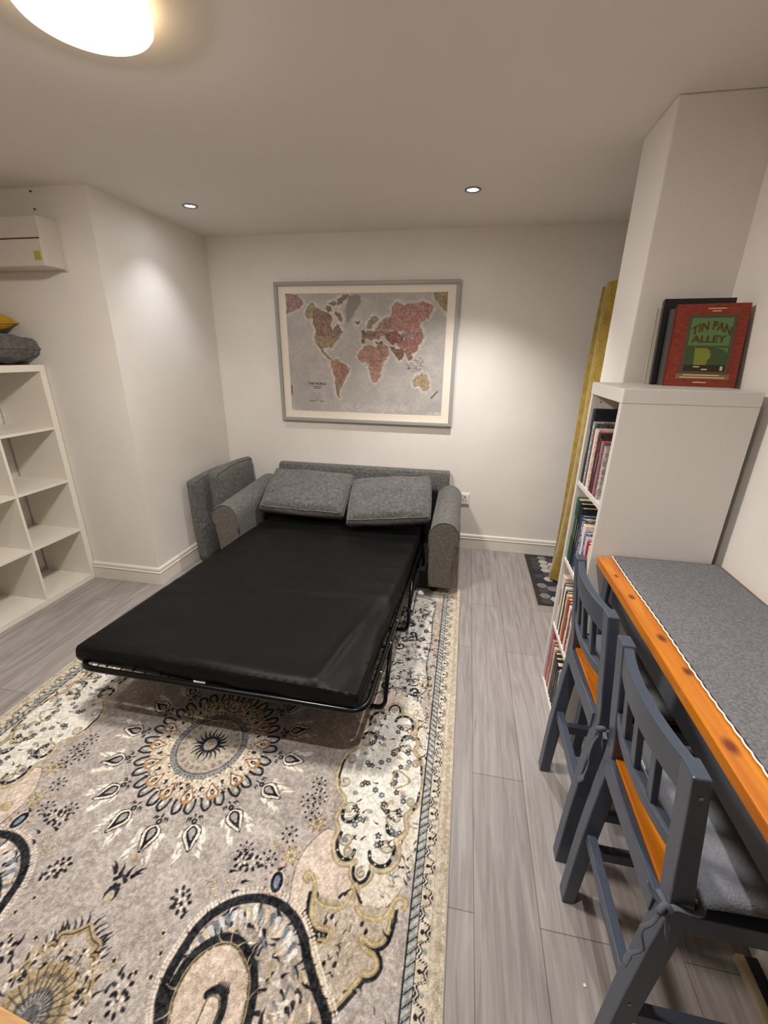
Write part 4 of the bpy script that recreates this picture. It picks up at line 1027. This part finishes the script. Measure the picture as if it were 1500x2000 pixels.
            for k in range(7): leafy(.945-.52+k*.006, .512-1.177, R(70+k*6), .018, .006, K)
            core = smc(L([(-.533,.46),(-.531,.492),(-.517,.500),(-.500,.494),(-.493,.47),(-.498,.40),(-.53,.40)]), True, 5); r.poly(core, (206,190,174)); r.line(core, .005, GD, True); r.line(core, .002, K, True)
            # palmette on the centre line
            ch = smc(L([(-.83,.43),(-.872,.50),(-.889,.505),(-.885,.528),(-.915,.538),(-.945,.560)]), k=5)
            for i in range(0, len(ch), 2): leafy(ch[i][0]+.004, ch[i][1]+.004, R(50)+rd.uniform(-.3,.3), .034, .009, K)
            r.line(ch, .020, GD); r.line(ch, .003, K)
            for (x, y, q) in ((0,-.690,.022),(.046,-.712,.022),(.03,-.665,.012),(.085,-.735,.02)): flower(x, y, q, (200,192,180), K, 6, (120,100,76)); r.ell(x, y, q*.5, q*.3, .6, K)
            speck(lambda: (rd.uniform(0,.12), rd.uniform(-.83,-.66)), 70, (K,(228,220,206),(200,186,164),TN), .012, .03, (.005,.010))
            for q, c in ((.085,GD),(.070,(120,112,96)),(.060,(170,156,126)),(.045,DG),(.036,(150,150,150)),(.02,DG)):
                P = [(q*(1+.14*(k % 2))*math.cos(6.28*k/28), -.80+1.15*q*(1+.14*(k % 2))*math.sin(6.28*k/28)) for k in range(28)]; r.poly(P, c)
            for k in range(28): a = 6.28*k/28; r.line([(.025*math.cos(a), -.80+.03*math.sin(a)),(.088*math.cos(a), -.80+.10*math.sin(a))], .003, (70,58,44))
            # small sprays
            for (x, y) in L([(-.465,.766)]): r.ell(x, y, .024, .034, .2, (214,206,196)); r.ell(x, y, .019, .029, .2, K); r.ell(x, y, .009, .018, .2, (130,142,156)); dots(x, y, .036, 10, BR)
            for (x, y) in L([(-.450,.844),(-.40,.96)]): flower(x, y, .022, (206,190,146), BG, 8, (150,128,84)); dots(x, y, .028, 8, BR)
            for (x, y) in L([(-.519,.82),(-.605,.83),(-.48,.905),(-.44,1.10),(-.42,1.05),(-.46,1.03),(-.43,.99)]): flower(x, y, .015, CR, K, 5); dots(x, y, .024, 8, K)
            for (x, y) in L([(-.606,.735),(-.66,.725),(-.64,.70),(-.50,.87),(-.53,.875)]): flower(x, y, .014, (226,214,190), TN, 4, (110,92,66))
            for (x, y) in L([(-.735,.675),(-.72,.66),(-.76,.47),(-.75,.44),(-.57,.80),(-.60,.80)]): dots(x, y, .022, 7, K, .005); dots(x, y, .012, 5, CR)
            for (x, y) in L([(-.728,.587),(-.706,.547),(-.745,.50),(-.82,.51),(-.70,.50),(-.79,.40)]): flower(x, y, .013, CR, K, 5, (140,122,96))
            for (x, y, a) in ((-.585,.715,.4),(-.62,.765,.2),(-.57,.745,.3),(-.70,.63,1),(-.745,.645,.6),(-.795,.455,1.2),(-.785,.49,1.4),(-.47,.80,.5),(-.54,.795,.2)): leafy(x+.945, y-1.177, a, .022, .010, K)
            for (x, y, a) in ((.012,-.485,1.3),(.018,-.50,2.4),(.030,-.485,.5),(.036,-.475,.7),(.006,-.515,3.6),(.012,-.525,4.8),(.0,-.52,5.5)): leafy(x, y, a, .030, .013, K)
            r.ell(0, -.437, .010, .014, .4, (166,148,112)); r.ell(0, -.545, .008, .012, .4, (172,158,128))
        else:
            # dense grey and black foliage towards the head of the bed
            blob = smc(L([(-.36,.80),(-.30,.74),(-.22,.70),(-.13,.74),(-.08,.66),(-.10,.50),(-.09,.30),(-.10,.10),(-.10,-.10),(-.20,-.16),(-.34,-.10),(-.40,.10),(-.38,.30),(-.44,.50),(-.42,.70)]), True, 5)
            r.poly(blob, (196,190,180)); r.line(blob, .010, (150,144,132), True); r.line(blob, .003, K, True)
            for k in range(70):
                x, y = rd.uniform(-.42,-.10)+.945, rd.uniform(-.12,.76)-1.177; q = rd.uniform(.016,.034)
                spiral(x, y, q, rd.uniform(0,6.28), .9, rd.choice((.010,.007,.012)), rd.choice((K,K,K,(120,124,126),GD)), rd.choice((-1,1)))
            for k in range(50):
                x, y = rd.uniform(-.42,-.10)+.945, rd.uniform(-.12,.76)-1.177; flower(x, y, rd.uniform(.012,.022), rd.choice(((214,206,194),BG,(168,164,156))), K, rd.choice((5,6,8)))
            speck(lambda: (rd.uniform(.52,.85), rd.uniform(-1.3,-.42)), 420, (K,K,(150,150,146),(228,222,210)), .012, .032, (.005,.010))
            speck(lambda: (rd.uniform(.85,.90), rd.uniform(-1.3,-.10)), 90, (K,BR,TN), .010, .026, (.005,.009))
            for k in range(24): spiral(.873+rd.uniform(-.01,.01), -.30-k*.045, .016, rd.uniform(0,6.28), .8, .005, rd.choice((K,TN,GD)), rd.choice((-1,1)))
            speck(lambda: (rd.uniform(.0,.5), rd.uniform(-1.3,-.45)), 300, (K,TN,(220,208,190)), .012, .030, (.005,.009))
        # borders
        e = np.minimum(hx-X, hy+Y); al = np.where(hx-X < hy+Y, Y, X)
        band = (e < .108); rp = (e >= .078) & band
        r.im[rp] = (146,149,146); tw = ((al*38+ (e-.078)*30) % 1) < .33; r.im[rp & tw] = (176,175,168); r.im[rp & (((al*38+(e-.078)*30+.45) % 1) < .16)] = (44,46,50)
        r.im[(np.abs(e-.078) < .0022) | (np.abs(e-.107) < .0022)] = (44,46,50)
        sc = (e >= .044) & (e < .078); r.im[sc] = (206,194,172)
        per = .085; u = (al % per)/per; c1 = np.abs(((u*2) % 1)-.5)*2
        zz = .060+.012*np.sign(np.sin(u*2*np.pi))*np.minimum(1, np.abs(np.sin(u*2*np.pi))*2.2)+.004*np.sin(u*6*np.pi)
        r.im[sc & (np.abs(e-zz) < .0075)] = K; r.im[sc & (np.abs(e-zz) < .0025)] = (196,188,176)
        r.im[sc & (np.hypot((u-.25)*per, e-.056) < .007)] = (150,158,150); r.im[sc & (np.hypot((u-.75)*per, e-.067) < .006)] = K
        ob = e < .044; r.im[ob] = (184,171,150); r.im[ob & (np.abs(e-.034) < .006)] = (198,187,168); r.im[e < .010] = (204,192,172)
        return r.im
    q = paint(False); q2 = paint(True); right_ = np.concatenate([q2[::-1], q], 0); full = np.concatenate([right_[:, ::-1], right_], 1)
    full = full+(rg.random(full.shape[:2])-.5)[...,None]*40+(vnoise(full.shape[:2], 14, rg)-.5)[...,None]*20+(vnoise(full.shape[:2], 3.2, rg)-.5)[...,None]*44+np.array((4,3,3))
    xs = np.concatenate([-X[0][::-1], X[0]])+cx; ys = np.concatenate([-Y[:,0][::-1], Y[:,0]])+cy
    sel = ys > -.02; ys = ys[sel]; full = full[sel]
    XX, YY = np.meshgrid(xs, ys); ed = np.minimum.reduce([XX-xs[0], xs[-1]-XX, ys[0]-YY])
    Z = .0115-.004*np.clip(1-ed/.008, 0, 1)+rg.random(XX.shape)*.0007
    t = thing('rug', 'large grey and cream oriental rug with black paisley pattern under the sofa bed', 'rug', (cx, cy, 0))
    o = colour_mesh('pile', XX[::-1], YY[::-1], Z[::-1], full[::-1], m_rug, t)
    G().box(xs[0]-.002, xs[-1]+.002, -.02, ys[0]+.002, .0005, .0074).build('binding', m_bind, t)
build_rug()
